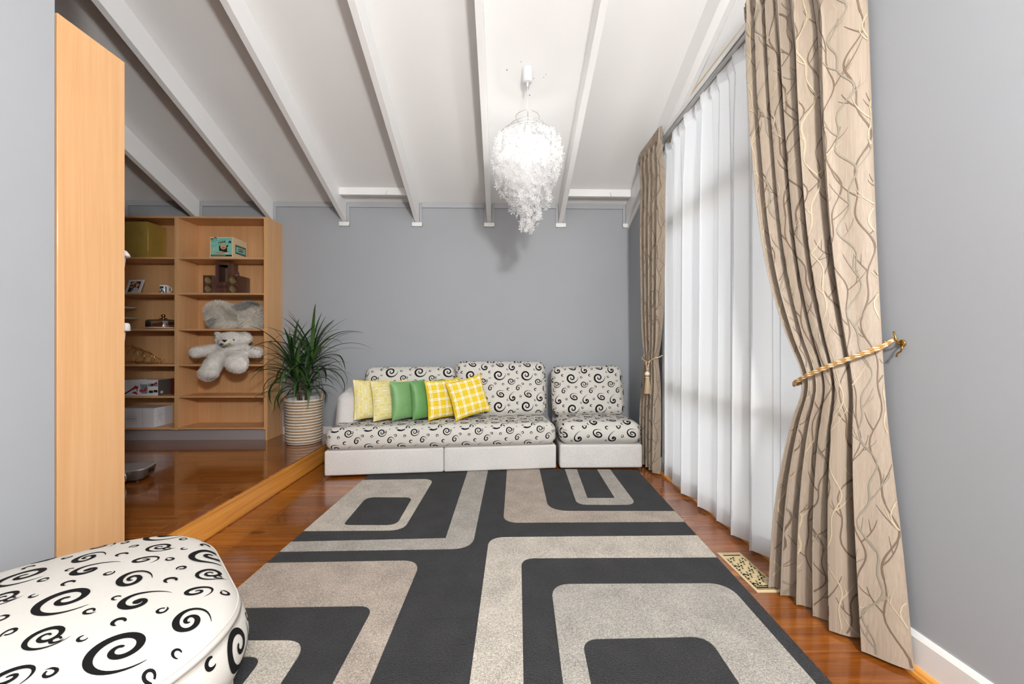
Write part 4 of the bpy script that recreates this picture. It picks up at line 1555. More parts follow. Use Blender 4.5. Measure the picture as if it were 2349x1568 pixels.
bm2.lathe([(.180, bh), (.176, bh + .006), (.166, bh + .003), (.163, bh - .02), (.158, .1)], 56)
bm2.lathe([(.0, .004), (.14, .003), (.150, .002)], 56)
bm2.build('basket', ['coil_white', 'coil_tan'], plant)
for sg, az in ((-1, 3.5), (1, .35)):
    mb = MB(); mb.smooth = True
    c, s = math.cos(az), math.sin(az)
    t_ = np.linspace(0, PI, 15)
    tx, ty = -s, c
    pth = [(.172 * c + tx * .055 * math.cos(q), .172 * s + ty * .055 * math.cos(q), bh - .02 + .085 * math.sin(q)) for q in t_]
    mb.tube(pth, .011, 8)
    mb.build('handle', 'coil_tan', plant)
mb = MB(); mb.smooth = True
mb.lathe([(.0, bh - .05), (.08, bh - .045), (.160, bh - .06)], 40)
mb.build('soil', 'soil', plant)
crowns = [(-.115, -.02, .80, .92), (.070, .02, .895, 1.0), (-.02, -.09, .68, .88), (.07, -.08, .62, .75)]
rl = random.Random(17)
for (sx, sy, sz, sc) in crowns:
    mb = MB(); mb.smooth = True
    mb.tube([(sx * .4, sy * .4, bh - .06), (sx * .7, sy * .7, bh + (sz - bh) * .5), (sx, sy, sz)], [.014, .012, .010], 8)
    mb.build('stem', 'stem', plant)
def leaf(o, az, e0, L, droop, w, mat='leaf'):
    n = 14
    p = np.array(o, float); P = []; D = []
    for k in range(n + 1):
        s = k / n
        e = e0 - droop * s ** 1.25
        d = np.array([math.cos(e) * math.cos(az), math.cos(e) * math.sin(az), math.sin(e)])
        P.append(p.copy()); D.append(d)
        p = p + d * L / n
    P = np.array(P); D = np.array(D)
    # keep clear of wall and bookcase
    P[:, 1] = np.minimum(P[:, 1], 4.566 - PY)
    inb = (P[:, 1] + PY > 4.26)
    P[:, 0] = np.where(inb, np.maximum(P[:, 0], -2.503 - PX), P[:, 0])
    side = np.array([-math.sin(az), math.cos(az), 0])
    s = np.linspace(0, 1, n + 1)
    ww = w * np.minimum(1, .38 + 2.4 * s) * np.clip(1 - s ** 2.6, 0, 1) ** .9 + .0006
    up = np.cross(D, side); up *= np.where(up[:, 2:3] < 0, -1, 1)
    V = np.concatenate([P - side * ww[:, None] + up * (ww * .45)[:, None], P, P + side * ww[:, None] + up * (ww * .45)[:, None]])
    F = []
    m_ = n + 1
    for k in range(n):
        F.append((k, k + 1, m_ + k + 1, m_ + k)); F.append((m_ + k, m_ + k + 1, 2 * m_ + k + 1, 2 * m_ + k))
    mesh_obj('leaf', V, F, mat, plant, None, True)
for ci, (sx, sy, sz, sc) in enumerate(crowns):
    nl = (30, 32, 25, 17)[ci]
    for k in range(nl):
        age = k / nl                       # 0 young, upright; 1 old, hanging
        az = k * 2.39996 + ci
        e0 = math.radians(84 - 66 * age + rl.uniform(-8, 8))
        L = sc * rl.uniform(.50, .70) * (.82 + .28 * math.sin(PI * min(1, age * 1.3)))
        droop = .35 + 2.3 * age ** .9 + rl.uniform(-.15, .25)
        leaf((sx + rl.uniform(-.008, .008), sy + rl.uniform(-.008, .008), sz - .16 * age * sc), az, e0, L, droop, rl.uniform(.012, .019))
leaf((-.16, -.12, .545), 3.6, .15, .30, 1.1, .017, 'leaf_pale')

# ================================================================== THINGS ON THE SHELVES
def text_mesh(s, size, mat, parent, place, shear=0.0, name='lettering', ext=.0004):
    cu = bpy.data.curves.new('t', 'FONT')
    cu.body = s; cu.size = size; cu.shear = shear; cu.extrude = ext; cu.align_x = 'CENTER'; cu.align_y = 'CENTER'
    to = bpy.data.objects.new('t', cu); COL.objects.link(to)
    dg = bpy.context.evaluated_depsgraph_get(); dg.update()
    me = bpy.data.meshes.new_from_object(to.evaluated_get(dg))
    bpy.data.objects.remove(to)
    for v in me.vertices:
        v.co = place(v.co.copy())
    me.materials.clear(); me.materials.append(M[mat]); me.name = name
    o = bpy.data.objects.new(name, me); COL.objects.link(o); o.parent = parent
    return o
def front_plate(mb, x0, x1, z0, z1, y, th=.0006):
    mb.box(x0, x1, y - th, y, z0, z1)
def disc(mb, x, z, r, y, th=.0006, seg=24, sx=1.0):
    a = [2 * PI * k / seg for k in range(seg)]
    pts = [(x + r * sx * math.cos(q), z + r * math.sin(q)) for q in a]
    mb.quadprism([(p[0], y, p[1]) for p in pts][::-1], [(p[0], y - th, p[1]) for p in pts][::-1])
def poly_front(mb, pts, y, th=.0006):
    area = sum(pts[i][0] * pts[(i + 1) % len(pts)][1] - pts[(i + 1) % len(pts)][0] * pts[i][1] for i in range(len(pts)))
    if area < 0: pts = pts[::-1]
    mb.quadprism([(p[0], y, p[1]) for p in pts][::-1], [(p[0], y - th, p[1]) for p in pts][::-1])

S1, S2, S3, S4, S5, S6 = SH_Z + [.307]
# gold wrapped box
n = N('gold_foil'); n.set(Base_Color=lin((206, 172, 84)), Metallic=.45, Roughness=.4)
n.bump(n.noise(n.coord(), 9.0, 3, .5, 1.0), .5, .02); M['gold_foil'] = n.m
gb = thing('gift_box', 'shiny gold foil wrapped box on the top shelf', 'box', (-3.90, 4.43, S1 + .001))
padded_box('wrapped_body', (.124, .118, .190), .006, (.002, .003, 0), ['gold_foil'], gb, lambda P: P + np.array([0, 0, .190]), arc=2)
mb = MB(); mb.smooth = True
mb.tube([(.125, -.119, .002), (.1265, -.1205, .12), (.1255, -.1195, .25), (.125, -.119, .376)], .004, 8)
mb.build('folded_edge', 'gold_foil', gb)

# bingo game box
M['card_cream'] = plain('cream_card', (236, 214, 176), .6)
M['mint'] = plain('mint_print', (140, 214, 194), .6)
M['teal'] = plain('slate_teal_print', (74, 108, 116), .6)
M['ink'] = plain('black_print', (26, 26, 30), .6)
M['tan_print'] = plain('tan_print', (214, 176, 132), .6)
M['pink_print'] = plain('pale_pink_print', (226, 196, 184), .6)
M['grey_print'] = plain('grey_print', (128, 140, 138), .6)
bx0, bx1, bz0, bz1 = -.121, .121, 0, .220
bg = thing('game_box', 'mint green and cream bingo game box on the top shelf above the wooden holders', 'box', (-3.008, 4.311, S1))
B(bx0, bx1, 0, .235, .0005, bz1, .001).build('carton', 'card_cream', bg)
mb = MB(); front_plate(mb, bx0 + .013, bx1 - .010, .012, bz1 - .010, 0, .0005); mb.build('printed_panel', 'mint', bg)
mb = MB()
y_ = -.0005
front_plate(mb, bx0 + .013, bx1 - .010, .012, .030, y_)
for (x0, z0, x1, z1) in ((bx0 + .013, .168, bx1 - .010, .205), (bx0 + .013, .120, bx1 - .010, .163)):
    poly_front(mb, [(x0, z0), (x1, z1), (x1, z1 + .0016), (x0, z0 + .0016)], y_)
poly_front(mb, [(-.022, .072), (.062, .062), (.060, .125), (.045, .136), (-.012, .132), (-.024, .12)], y_)
poly_front(mb, [(-.034, .062), (.082, .068), (.050, .058), (-.005, .054)], y_)
poly_front(mb, [(.056, .13), (.074, .136), (.072, .128), (.066, .112), (.058, .112)], y_)
poly_front(mb, [(-.030, .150), (.046, .162), (.042, .182), (-.028, .168)], y_)
disc(mb, .090, .167, .0135, y_)
disc(mb, -.098, .192, .014, y_); disc(mb, -.062, .204, .014, y_)
mb.build('printed_shapes', 'ink', bg)
mb = MB(); y_ = -.0011
poly_front(mb, [(-.085, .045), (-.022, .066), (.062, .056), (.005, .034)], y_)
disc(mb, .022, .118, .032, y_)
mb.build('printed_board', 'tan_print', bg)
mb = MB(); y_ = -.0017
for i in range(5):
    for j in range(3):
        disc(mb, -.058 + i * .017 + j * .010, .045 + i * .0005 + j * .0055, .0026, y_)
disc(mb, .016, .102, .006, y_); disc(mb, .024, .112, .004, y_); disc(mb, .032, .104, .005, y_)
mb.build('printed_balls', 'ink', bg)
mb = MB(); y_ = -.0011
disc(mb, -.098, .188, .008, y_); disc(mb, -.062, .200, .008, y_); disc(mb, .090, .167, .004, y_)
for k in range(14): front_plate(mb, -.098 + k * .0105, -.090 + k * .0105, .018, .023, y_)
for (x, z) in ((-.085, .088), (-.08, .078), (-.07, .094), (.05, .046), (.06, .04), (.07, .05)):
    disc(mb, x, z, .007, y_ - .0003 * (abs(x) * 100 % 3), sx=1.3)
mb.build('printed_details', 'pink_print', bg)
text_mesh('BINGO', .020, 'card_cream', bg, lambda c: Vector((c.x + .007, -.0014 - c.z, .166 + c.y + c.x * .14)))
# right end of the carton
mb = MB(); mb.box(bx1, bx1 + .0005, .040, .215, .052, .150); mb.build('end_label', 'teal', bg)
mb = MB(); mb.box(bx1, bx1 + .0010, .052, .203, .072, .130); mb.build('end_panel_print', 'mint', bg)
mb = MB(); mb.box(bx1, bx1 + .0015, .09, .165, .086, .116); mb.build('end_ribbon', 'ink', bg)
text_mesh('BINGO', .022, 'card_cream', bg, lambda c: Vector((bx1 + .0020 + c.z, .1275 + c.x, .101 + c.y)))

# wooden bottle holders and keepsake box
M['walnut'] = wood('walnut_planks', (66, 40, 32), (100, 66, 54), (130, 92, 76), (60, 60, 3), .45, .1, 4.0, 0, .08)
M['hole'] = plain('pale_bore', (170, 146, 104), .5)
def bottle_block(label, x):
    t = thing('bottle_holder', label, 'holder', (x, 4.315, S2), 0, 'wooden bottle holders')
    mb = MB()
    w, d, h, R = .052, .20, .190, .040
    # front face with two round bores
    seg = 28
    for zc in (.048, .142):
        pass
    loops = []
    for zc in (.0485, .1415):
        loops.append([(R * math.cos(2 * PI * k / seg), zc + R * math.sin(2 * PI * k / seg)) for k in range(seg)][::-1])
    m2 = MB(); m2.poly([(-w, .0005), (w, .0005), (w, h), (-w, h)], 0, .012, loops)
    m2.xf(0, lambda v: (v.x, .012 - v.z, v.y))
    m2.f = [tuple(f) for f in m2.f]
    mb.add(m2.v, m2.f)
    mb.box(-w, -w + .008, .012, d, .0005, h); mb.box(w - .008, w, .012, d, .0005, h)
    mb.box(-w + .008, w - .008, .012, d, .0005, .007); mb.box(-w + .008, w - .008, .012, d, h - .007, h)
    mb.box(-w + .008, w - .008, d - .01, d, .007, h - .007)
    mb.build('body', 'walnut', t)
    for zc in (.0485, .1415):
        m3 = MB(); m3.smooth = True
        m3.lathe([(R - .001, .004), (R - .001, .16)], 28, (0, 0, zc), 'y')
        m3.lathe([(R - .001, .16), (.0005, .16)], 28, (0, 0, zc), 'y')
        m3.build('bore', 'hole', t)
    return t
bottle_block('walnut two-bore bottle holder left of the keepsake box', -3.150)
bottle_block('walnut two-bore bottle holder under the pink crystal crown', -2.888)
kb = thing('keepsake_box', 'walnut keepsake box with a glass window, standing between the two bottle holders', 'box', (-3.024, 4.345, S2))
mb = MB()
w, h, d = .072, .335, .15
m2 = MB(); m2.poly([(-w, .0005), (w, .0005), (w, h), (-w, h)], 0, .012, [[(-.052, .125), (-.052, h - .028), (.062, h - .028), (.062, .125)]])
m2.xf(0, lambda v: (v.x, .012 - v.z, v.y)); mb.add(m2.v, m2.f)
mb.box(-w, -w + .009, .012, d, .0005, h); mb.box(w - .009, w, .012, d, .0005, h)
mb.box(-w + .009, w - .009, .012, d, .0005, .009); mb.box(-w + .009, w - .009, .012, d, h - .009, h)
mb.build('body', 'walnut', kb)
M['olive_card'] = plain('olive_card', (118, 112, 86), .7)
M['photo_teal'] = plain('photo_backing', (86, 118, 120), .6, nscale=30, namt=.5)
B(-w + .009, w - .009, d - .008, d - .001, .009, h - .009).build('backing', 'olive_card', kb)
B(.012, .060, d - .010, d - .0085, .126, h - .04).build('photo', 'photo_teal', kb)
B(-.055, .066, .0125, .0145, .118, h - .02).build('glass', 'pane', kb)
M['burnt'] = plain('burnt_lettering', (20, 12, 10), .7)
text_mesh('Family', .046, 'burnt', kb, lambda c: Vector((c.x - .004, -.0006 - c.z, .073 + c.y)), .35)
# pink crystal crown
M['rose'] = plain('rose_gold', (214, 160, 146), .22, .9)
cr = thing('crystal_crown', 'small rose-pink crystal crown on top of the right bottle holder', 'ornament', (-2.892, 4.345, S2 + .190))
mb = MB(); mb.smooth = True
a = np.linspace(0, 2 * PI, 33)[:-1]
mb.tube(np.stack([.045 * np.cos(a), .022 * np.sin(a), np.full(32, .004)], 1), .0035, 6, closed=True)
mb.build('band', 'rose', cr)
for k in range(9):
    q = 2 * PI * k / 9
    x, yv = .045 * math.cos(q), .022 * math.sin(q)
    hh = .030 + .022 * (k % 2)
    mb = MB()
    mb.lathe([(.0075, .006), (.010, hh * .35), (.0045, hh * .7), (.0004, hh)], 6, (x, yv, 0))
    mb.build('crystal', 'rose', cr)

# plush animals ------------------------------------------------------
def blobs(items, voxel):
    """one continuous skin over a set of ellipsoids"""
    mb = MB()
    for c, r, rot in items:
        mb.ellipsoid(c, r, 20, 14, rot)
    me = bpy.data.meshes.new('tmp'); me.from_pydata(mb.v, [], mb.f)
    o = bpy.data.objects.new('tmp', me); COL.objects.link(o)
    md = o.modifiers.new('r', 'REMESH'); md.mode = 'VOXEL'; md.voxel_size = voxel
    s = o.modifiers.new('s', 'SMOOTH'); s.factor = .6; s.iterations = 6
    dg = bpy.context.evaluated_depsgraph_get(); dg.update()
    out = bpy.data.meshes.new_from_object(o.evaluated_get(dg))
    bpy.data.objects.remove(o)
    V = np.array([v.co[:] for v in out.vertices]); F = [tuple(p.vertices) for p in out.polygons]
    return V, F
def fur(V, F, count, length, width, down, seed, patch=None, jitter=.5, lens=None):
    rg = np.random.default_rng(seed)
    Fq = np.array([f[:3] for f in F] + [(f[0], f[2], f[3]) for f in F if len(f) == 4])
    A, Bv, C = V[Fq[:, 0]], V[Fq[:, 1]], V[Fq[:, 2]]
    nrm = np.cross(Bv - A, C - A); area = np.linalg.norm(nrm, axis=1); nrm /= area[:, None] + 1e-12
    idx = rg.choice(len(Fq), count, p=area / area.sum())
    u = rg.random(count); v = rg.random(count); sw = u + v > 1; u[sw] = 1 - u[sw]; v[sw] = 1 - v[sw]
    P = A[idx] + (Bv[idx] - A[idx]) * u[:, None] + (C[idx] - A[idx]) * v[:, None]
    Nn = nrm[idx]
    # combing field: smooth pseudo-random direction plus gravity
    g = np.stack([np.sin(P[:, 1] * 31 + P[:, 2] * 27), np.sin(P[:, 0] * 29 + 1) * .6, -down + .5 * np.sin(P[:, 0] * 23 + P[:, 2] * 19)], 1)
    g = g - Nn * (g * Nn).sum(1)[:, None]
    D = Nn * .75 + g * .8 + rg.normal(0, jitter * .35, (count, 3))
    D /= np.linalg.norm(D, axis=1)[:, None]
    L = length * rg.uniform(.6, 1.15, count)
    if lens is not None: L = L * lens(P)
    side = np.cross(D, rg.normal(0, 1, (count, 3))); side /= np.linalg.norm(side, axis=1)[:, None] + 1e-9
    w = width * rg.uniform(.6, 1.3, count)
    mid = P + D * (L * .55)[:, None]
    tip = mid + (D * .8 + g * .5 + np.array([0, 0, -down * .35])) * (L * .5)[:, None]
    VV = np.stack([P - side * w[:, None], P + side * w[:, None], mid + side * (w * .8)[:, None], mid - side * (w * .8)[:, None], tip], 1).reshape(-1, 3)
    k = np.arange(count) * 5
    FF = np.concatenate([np.stack([k, k + 1, k + 2, k + 3], 1)])
    FT = np.stack([k + 3, k + 2, k + 4], 1)
    pm = patch(P) if patch is not None else np.zeros(count, int)
    return VV, FF.tolist() + FT.tolist(), np.concatenate([pm, pm]).tolist()
def plush_mat(name, rgb):
    n = N(name)
    f = n.noise(n.coord(), 26.0, 3)
    c = lin(rgb)
    n.link(n.ramp(f, [(.3, tuple(x * .86 for x in c[:3]) + (1,)), (.65, c)]), n.b.inputs['Base Color'])
    n.set(Roughness=.9); n.b.inputs['Specular IOR Level'].default_value = .15
    return n.m
M['plush'] = plush_mat('ivory_plush', (250, 245, 238))
M['plush_cream'] = plush_mat('cream_long_fur', (252, 244, 230))
M['plush_grey'] = plush_mat('silver_fur', (178, 176, 172))
def zp(zx, zy, Y):
    k = Y / 4.29
    return ((-2.882 + (zx - 880) * .000581) * k, Y, 1.2 + (.037 - (zy - 780) * .00059) * k)
BO = np.array([-2.90, 4.36, S4])
def bp(zx, zy, Y): return tuple(np.array(zp(zx, zy, Y)) - BO)
def ln(a, b, ra, rb, n=5):
    a = np.array(a); b = np.array(b)
    return [((a + (b - a) * k / (n - 1)).tolist(), [ra + (rb - ra) * k / (n - 1)] * 3, None) for k in range(n)]
bear = thing('teddy_bear', 'white plush teddy bear sitting on a shelf with legs hanging over the edge', 'soft toy', tuple(BO))
it = []
it += [(bp(880, 775, 4.34), (.155, .115, .080), None), (bp(960, 790, 4.34), (.130, .11, .072), None)]
it += [(bp(790, 815, 4.235), (.072, .060, .045), None)]
it += [(bp(615, 668, 4.36), (.034, .022, .030), None), (bp(1145, 720, 4.36), (.070, .03, .042), rot3(0, .75, 0))]
it += [(bp(850, 985, 4.34), (.150, .095, .105), None), (bp(860, 1080, 4.36), (.150, .10, .080), None)]
it += ln(bp(640, 955, 4.33), bp(330, 985, 4.27), .060, .052) + ln(bp(330, 985, 4.27), bp(235, 1005, 4.25), .054, .056, 3)
it += ln(bp(1060, 975, 4.34), bp(1260, 1000, 4.31), .060, .052) + ln(bp(1260, 1000, 4.31), bp(1360, 1010, 4.30), .052, .048, 3)
it += ln(bp(660, 1110, 4.30), bp(560, 1200, 4.195), .078, .078, 4) + ln(bp(545, 1230, 4.19), bp(450, 1380, 4.165), .080, .080, 4) + [(bp(460, 1385, 4.13), (.095, .07, .052), None)]
it += ln(bp(960, 1105, 4.30), bp(965, 1180, 4.16), .088, .098, 4) + [(bp(960, 1215, 4.11), (.112, .065, .088), rot3(0, .3, 0))]
V, F = blobs(it, .012)
# keep the seat of the bear on the shelf and its back off the panel
V[:, 1] = np.minimum(V[:, 1], 4.560 - BO[1])
onsh = (V[:, 1] + BO[1] > 4.285)
V[:, 2] = np.where(onsh, np.clip(V[:, 2], .002, 1.329 - S4), V[:, 2])
V[:, 0] = np.minimum(V[:, 0], -2.558 - BO[0])
mesh_obj('body', V, F, 'plush', bear, None, True)
fv, ff, fm = fur(V, F, 30000, .019, .0010, .35, 5)
ok = (fv[:, 1] + BO[1] < 4.565)
fv[:, 1] = np.minimum(fv[:, 1], 4.565 - BO[1])
fv[:, 2] = np.where(fv[:, 1] + BO[1] > 4.27, np.clip(fv[:, 2], .001, 1.333 - S4), fv[:, 2])
fv[:, 0] = np.minimum(fv[:, 0], -2.552 - BO[0])
mesh_obj('fur', fv, ff, 'plush', bear, None, True, kind='stuff')
mb = MB(); mb.smooth = True
c = bp(742, 796, 4.168); mb.hull([(c[0] + dx, c[1] + dy, c[2] + dz) for dx, dy, dz in ((-.026, 0, .012), (.026, 0, .008), (.004, 0, -.016), (-.014, 0, -.006), (-.022, .02, .01), (.022, .02, .006), (0, .02, -.012), (-.012, -.008, .006), (.012, -.008, .004), (0, -.008, -.006))])
mb.build('nose', 'black', bear)
for q in ((692, 752, 4.228), (912, 783, 4.236)):
    mb = MB(); mb.smooth = True; mb.ellipsoid(bp(*q), (.010, .008, .011), 12, 8); mb.build('eye', 'black', bear)
M['bow_gold'] = plain('tartan_ribbon', (170, 150, 92), .5, nscale=90, namt=.7)
M['bow_navy'] = plain('navy_ribbon', (44, 54, 86), .5)
mb = MB(); mb.smooth = True
for q, rr, mi_ in (((700, 856, 4.185), (.020, .010, .014), 1), ((835, 855, 4.19), (.018, .010, .012), 0), ((765, 880, 4.18), (.038, .010, .008), 0)):
    mb.cur = mi_; mb.ellipsoid(bp(*q), rr, 12, 8, rot3(0, -.25, 0))
mb.build('bow', ['bow_gold', 'bow_navy'], bear)

DO = np.array([-2.86, 4.42, S3])
dog = thing('plush_dog', 'long-haired cream plush dog lying on the shelf above the teddy bear', 'soft toy', tuple(DO))
def dp(zx, zy, Y): return tuple(np.array(zp(zx, zy, Y)) - DO)
it = [(dp(640, 260, 4.38), (.105, .085, .085), None), (dp(560, 350, 4.34), (.055, .05, .075), None), (dp(550, 430, 4.32), (.035, .03, .045), None),
      (dp(830, 350, 4.42), (.14, .095, .105), None), (dp(1010, 350, 4.44), (.13, .09, .105), None), (dp(1200, 330, 4.43), (.115, .105, .125), None),
      (dp(740, 490, 4.36), (.12, .06, .05), None), (dp(900, 490, 4.38), (.08, .06, .05), None), (dp(1190, 480, 4.37), (.075, .065, .065), None), (dp(1290, 420, 4.44), (.07, .09, .10), None)]
V, F = blobs(it, .012)
V[:, 1] = np.minimum(V[:, 1], 4.555 - DO[1]); V[:, 2] = np.clip(V[:, 2], .002, .33)
V[:, 0] = np.minimum(V[:, 0], -2.575 - DO[0])
mesh_obj('body', V, F, 'plush_cream', dog, None, True)
c1, c2 = np.array(dp(1120, 190, 4.40)), np.array(dp(560, 430, 4.29))
fv, ff, fm = fur(V, F, 26000, .055, .0013, .55, 9, patch=lambda P: ((((P - c1) / np.array([.11, .12, .045])) ** 2).sum(1) < 1).astype(int) | ((((P - c2) / np.array([.035, .06, .05])) ** 2).sum(1) < 1).astype(int), jitter=.7)
fv[:, 1] = np.minimum(fv[:, 1], 4.568 - DO[1]); fv[:, 0] = np.minimum(fv[:, 0], -2.553 - DO[0])
fv[:, 2] = np.clip(fv[:, 2], .0005, .355)
mesh_obj('fur', fv, ff, ['plush_cream', 'plush_grey'], dog, fm, True, kind='stuff')

# photo frame ---------------------------------------------------------
pf = thing('photo_frame', 'white photo frame with a picture of two people, beside the mug', 'picture frame', (-4.01, 4.40, S2), math.radians(-8))
LE = .12
m2 = MB(); m2.poly([(-.095, .0), (.085, .0), (.085, .150), (-.095, .150)], 0, .012, [[(-.075, .018), (-.075, .132), (.062, .132), (.062, .018)]])
m2.xf(0, lambda v: (v.x + v.y * .25, -v.z + v.y * LE, v.y + .002)); m2.build('frame_border', 'white_plastic', pf)
M['pic_dark'] = plain('photo_dark', (52, 34, 34), .4)
M['pic_skin'] = plain('photo_skin', (222, 160, 128), .4)
M['pic_hair'] = plain('photo_hair', (58, 34, 26), .4)
M['pic_shirt'] = plain('photo_shirt', (212, 206, 204), .4)
M['pic_navy'] = plain('photo_navy', (56, 60, 82), .4)
def pic(fn_, mat, name='photo_print'):
    mb = MB(); fn_(mb)
    mb.xf(0, lambda v: (v.x + v.z * .25, v.y + v.z * LE - .004, v.z + .002)); mb.build(name, mat, pf)
pic(lambda mb: mb.box(-.078, .066, .0, .002, .016, .134), 'pic_dark', 'photo')
pic(lambda mb: (poly_front(mb, [(-.075, .018), (-.03, .018), (-.01, .05), (-.03, .075), (-.075, .05)], 0)), 'pic_navy')
pic(lambda mb: (poly_front(mb, [(-.035, .018), (.055, .018), (.05, .05), (.02, .07), (-.01, .068), (-.04, .04)], 0)), 'pic_shirt')
pic(lambda mb: disc(mb, .028, .098, .030, 0), 'pic_hair')
pic(lambda mb: (disc(mb, .022, .092, .021, -.0007), disc(mb, -.045, .090, .028, -.0007), disc(mb, -.025, .118, .014, -.0007, sx=2.2)), 'pic_skin')
pic(lambda mb: (poly_front(mb, [(-.075, .092), (-.02, .098), (-.024, .086), (-.06, .078)], -.0014)), 'ink')

# mug -----------------------------------------------------------------
mug = thing('mug', 'white mug with a dark photo print, beside the photo frame', 'mug', (-3.702, 4.43, S2 + .001))
M['china'] = plain('white_china', (238, 236, 234), .2)
mb = MB(); mb.smooth = True
mb.lathe([(.0005, .0), (.040, .0), (.043, .004), (.045, .012), (.046, .094), (.0445, .096), (.043, .094), (.042, .012), (.0005, .008)], 32)
mb.build('cup', 'china', mug)
mb = MB(); mb.smooth = True
q = np.linspace(-PI * .58, PI * .58, 17)
mb.tube([(.052 + .034 * math.cos(a) - .010, 0, .048 + .033 * math.sin(a)) for a in q], .0048, 8)
mb.build('handle', 'china', mug)
def curved_patch(mb, a0, a1, z0, z1, r=.0464):
    n = 6
    V = [(r * math.cos(a0 + (a1 - a0) * k / n), r * math.sin(a0 + (a1 - a0) * k / n), z) for z in (z0, z1) for k in range(n + 1)]
    mb.add(V, [(k, k + 1, n + 2 + k, n + 1 + k) for k in range(n)])
D_ = math.radians
rr_ = random.Random(4)
for mt, cells in (('ink', ((-138, -120, .052, .078), (-118, -92, .058, .080), (-118, -104, .020, .050), (-74, -62, .012, .080), (-138, -122, .012, .03))), ('pic_shirt', ((-120, -96, .030, .056), (-136, -124, .032, .050))), ('pic_skin', ((-104, -94, .062, .074), (-112, -100, .036, .046))), ('pic_dark', ((-102, -84, .012, .030),))):
    mb = MB(); mb.smooth = True
    for k_, (a0, a1, z0, z1) in enumerate(cells): curved_patch(mb, D_(a0 + 32), D_(a1 + 32), z0, z1, .0465 + .0003 * k_)
    mb.build('printed_picture', mt, mug)

# glass cake dome -----------------------------------------------------
cd = thing('cake_dome', 'smoky glass cake dome with knob on a white plate', 'cake dome', (-3.690, 4.40, S3 + .001))
mb = MB(); mb.smooth = True
mb.lathe([(.0005, .0), (.11, .0), (.15, .006), (.166, .012), (.166, .015), (.148, .012), (.0005, .008)], 48)
mb.build('plate', 'china', cd)
mb = MB(); mb.smooth = True
mb.lathe([(.146, .0155), (.146, .080), (.142, .090), (.128, .097), (.07, .104), (.045, .107), (.03, .113), (.0005, .116)], 48)
mb.build('glass_dome', 'smoke_glass', cd)
mb = MB(); mb.smooth = True
mb.lathe([(.034, .111), (.036, .114), (.016, .119), (.010, .126), (.016, .134), (.021, .145), (.016, .156), (.0005, .160)], 28)
mb.build('knob', 'brass', cd)

# tiered cake stand, mostly behind the tall side panel -----------------
ts = thing('cake_stand', 'white two-tier cake stand half hidden behind the tall side panel', 'cake stand', (-4.18, 4.40, S3))
for z, rr in ((.003, .150), (.106, .165), (.222, .160)):
    mb = MB(); mb.smooth = True
    mb.lathe([(.0005, z), (rr * .72, z), (rr * .8, z + .004), (rr, z + .014), (rr, z + .016), (rr * .78, z + .008), (.0005, z + .004)], 40)
    mb.build('plate', 'china', ts)
mb = MB(); mb.smooth = True
mb.tube([(0, 0, .006), (0, 0, .26)], .005, 10); mb.ellipsoid((0, 0, .272), (.012, .012, .014), 12, 8)
mb.build('pole', 'steel', ts)

# gold wire ring wine rack ----------------------------------------------
wr_ = thing('wire_rack', 'gold wire rack of linked rings on the shelf above the vacuum box', 'rack', (-3.93, 4.42, S4))
def ring(name, c, R, tilt=0.0, sx=1.0, r=.0028):
    mb = MB(); mb.smooth = True
    a = np.linspace(0, 2 * PI, 41)[:-1]
    P = np.stack([R * sx * np.cos(a), np.zeros(40), R * np.sin(a)], 1) @ rot3(0, 0, tilt).T + np.array(c)
    mb.tube(P, r, 6, closed=True); mb.build(name, 'gold_metal', wr_)
ring('ring', (-.12, -.04, .099), .096, .15); ring('ring', (-.005, -.04, .078), .075, -.2); ring('ring', (.095, -.04, .063), .060, .25)
ring('ring', (-.11, .05, .090), .087, .15); ring('ring', (.0, .05, .072), .069, -.15)
mb = MB(); mb.smooth = True
mb.tube([(-.20, -.045, .028), (-.06, -.045, .024), (.05, -.045, .012), (.16, -.04, .004), (.20, -.03, .008), (.215, -.01, .030), (.20, .0, .04), (.235, -.005, .042)], .003, 7)
mb.tube([(-.20, .06, .026), (0, .06, .018), (.18, .04, .005)], .003, 7)
mb.tube([(-.11, .0, .205), (-.05, -.02, .165), (.03, -.02, .145), (.12, -.02, .10), (.20, -.015, .045), (.235, -.005, .042)], .003, 7)
mb.build('base_wire', 'gold_metal', wr_)
mb = MB(); mb.smooth = True
for p_ in ((-.11, .0, .208), (.20, -.015, .050), (.238, -.005, .042), (-.05, -.045, .026), (.05, -.045, .014)):
    mb.ellipsoid(p_, (.007, .007, .007), 10, 7)
mb.build('ball_joint', 'gold_metal', wr_)

# vacuum cleaner carton -----------------------------------------------------
vb = thing('vacuum_box', 'white and red vacuum cleaner carton on the second lowest shelf', 'box', (-3.85, 4.33, S5))
M['card_white'] = plain('white_card', (226, 222, 224), .5)
M['card_dark'] = plain('brown_grey_card', (92, 84, 76), .6)
M['red_print'] = plain('red_print', (168, 34, 52), .5)
M['magenta'] = plain('magenta_print', (206, 44, 110), .5)
M['maroon'] = plain('maroon_card', (96, 24, 20), .6)
L_, H_, Dp = .165, .168, .19
mb = MB(); mb.box(-.20, .163, 0, Dp, .0005, H_); mb.build('carton', 'card_white', vb)
mb = MB(); mb.box(.1632, .1640, .0005, Dp - .004, .001, H_ - .001); mb.build('end_face', 'card_dark', vb)
mb = MB(); mb.box(-.035, .025, -.002, .02, H_, H_ + .008); front_plate(mb, -.045, .03, .135, H_, -.0006, .0015); mb.build('carry_flap', 'card_white', vb)
mb = MB(); mb.box(.1642, .1646, .03, .06, .02, .045); mb.build('sticker', 'card_white', vb)
y_ = -.0001
def vprint(mat, *fs):
    for f in fs:
        mb = MB(); f(mb); mb.build('printed_picture', mat, vb)
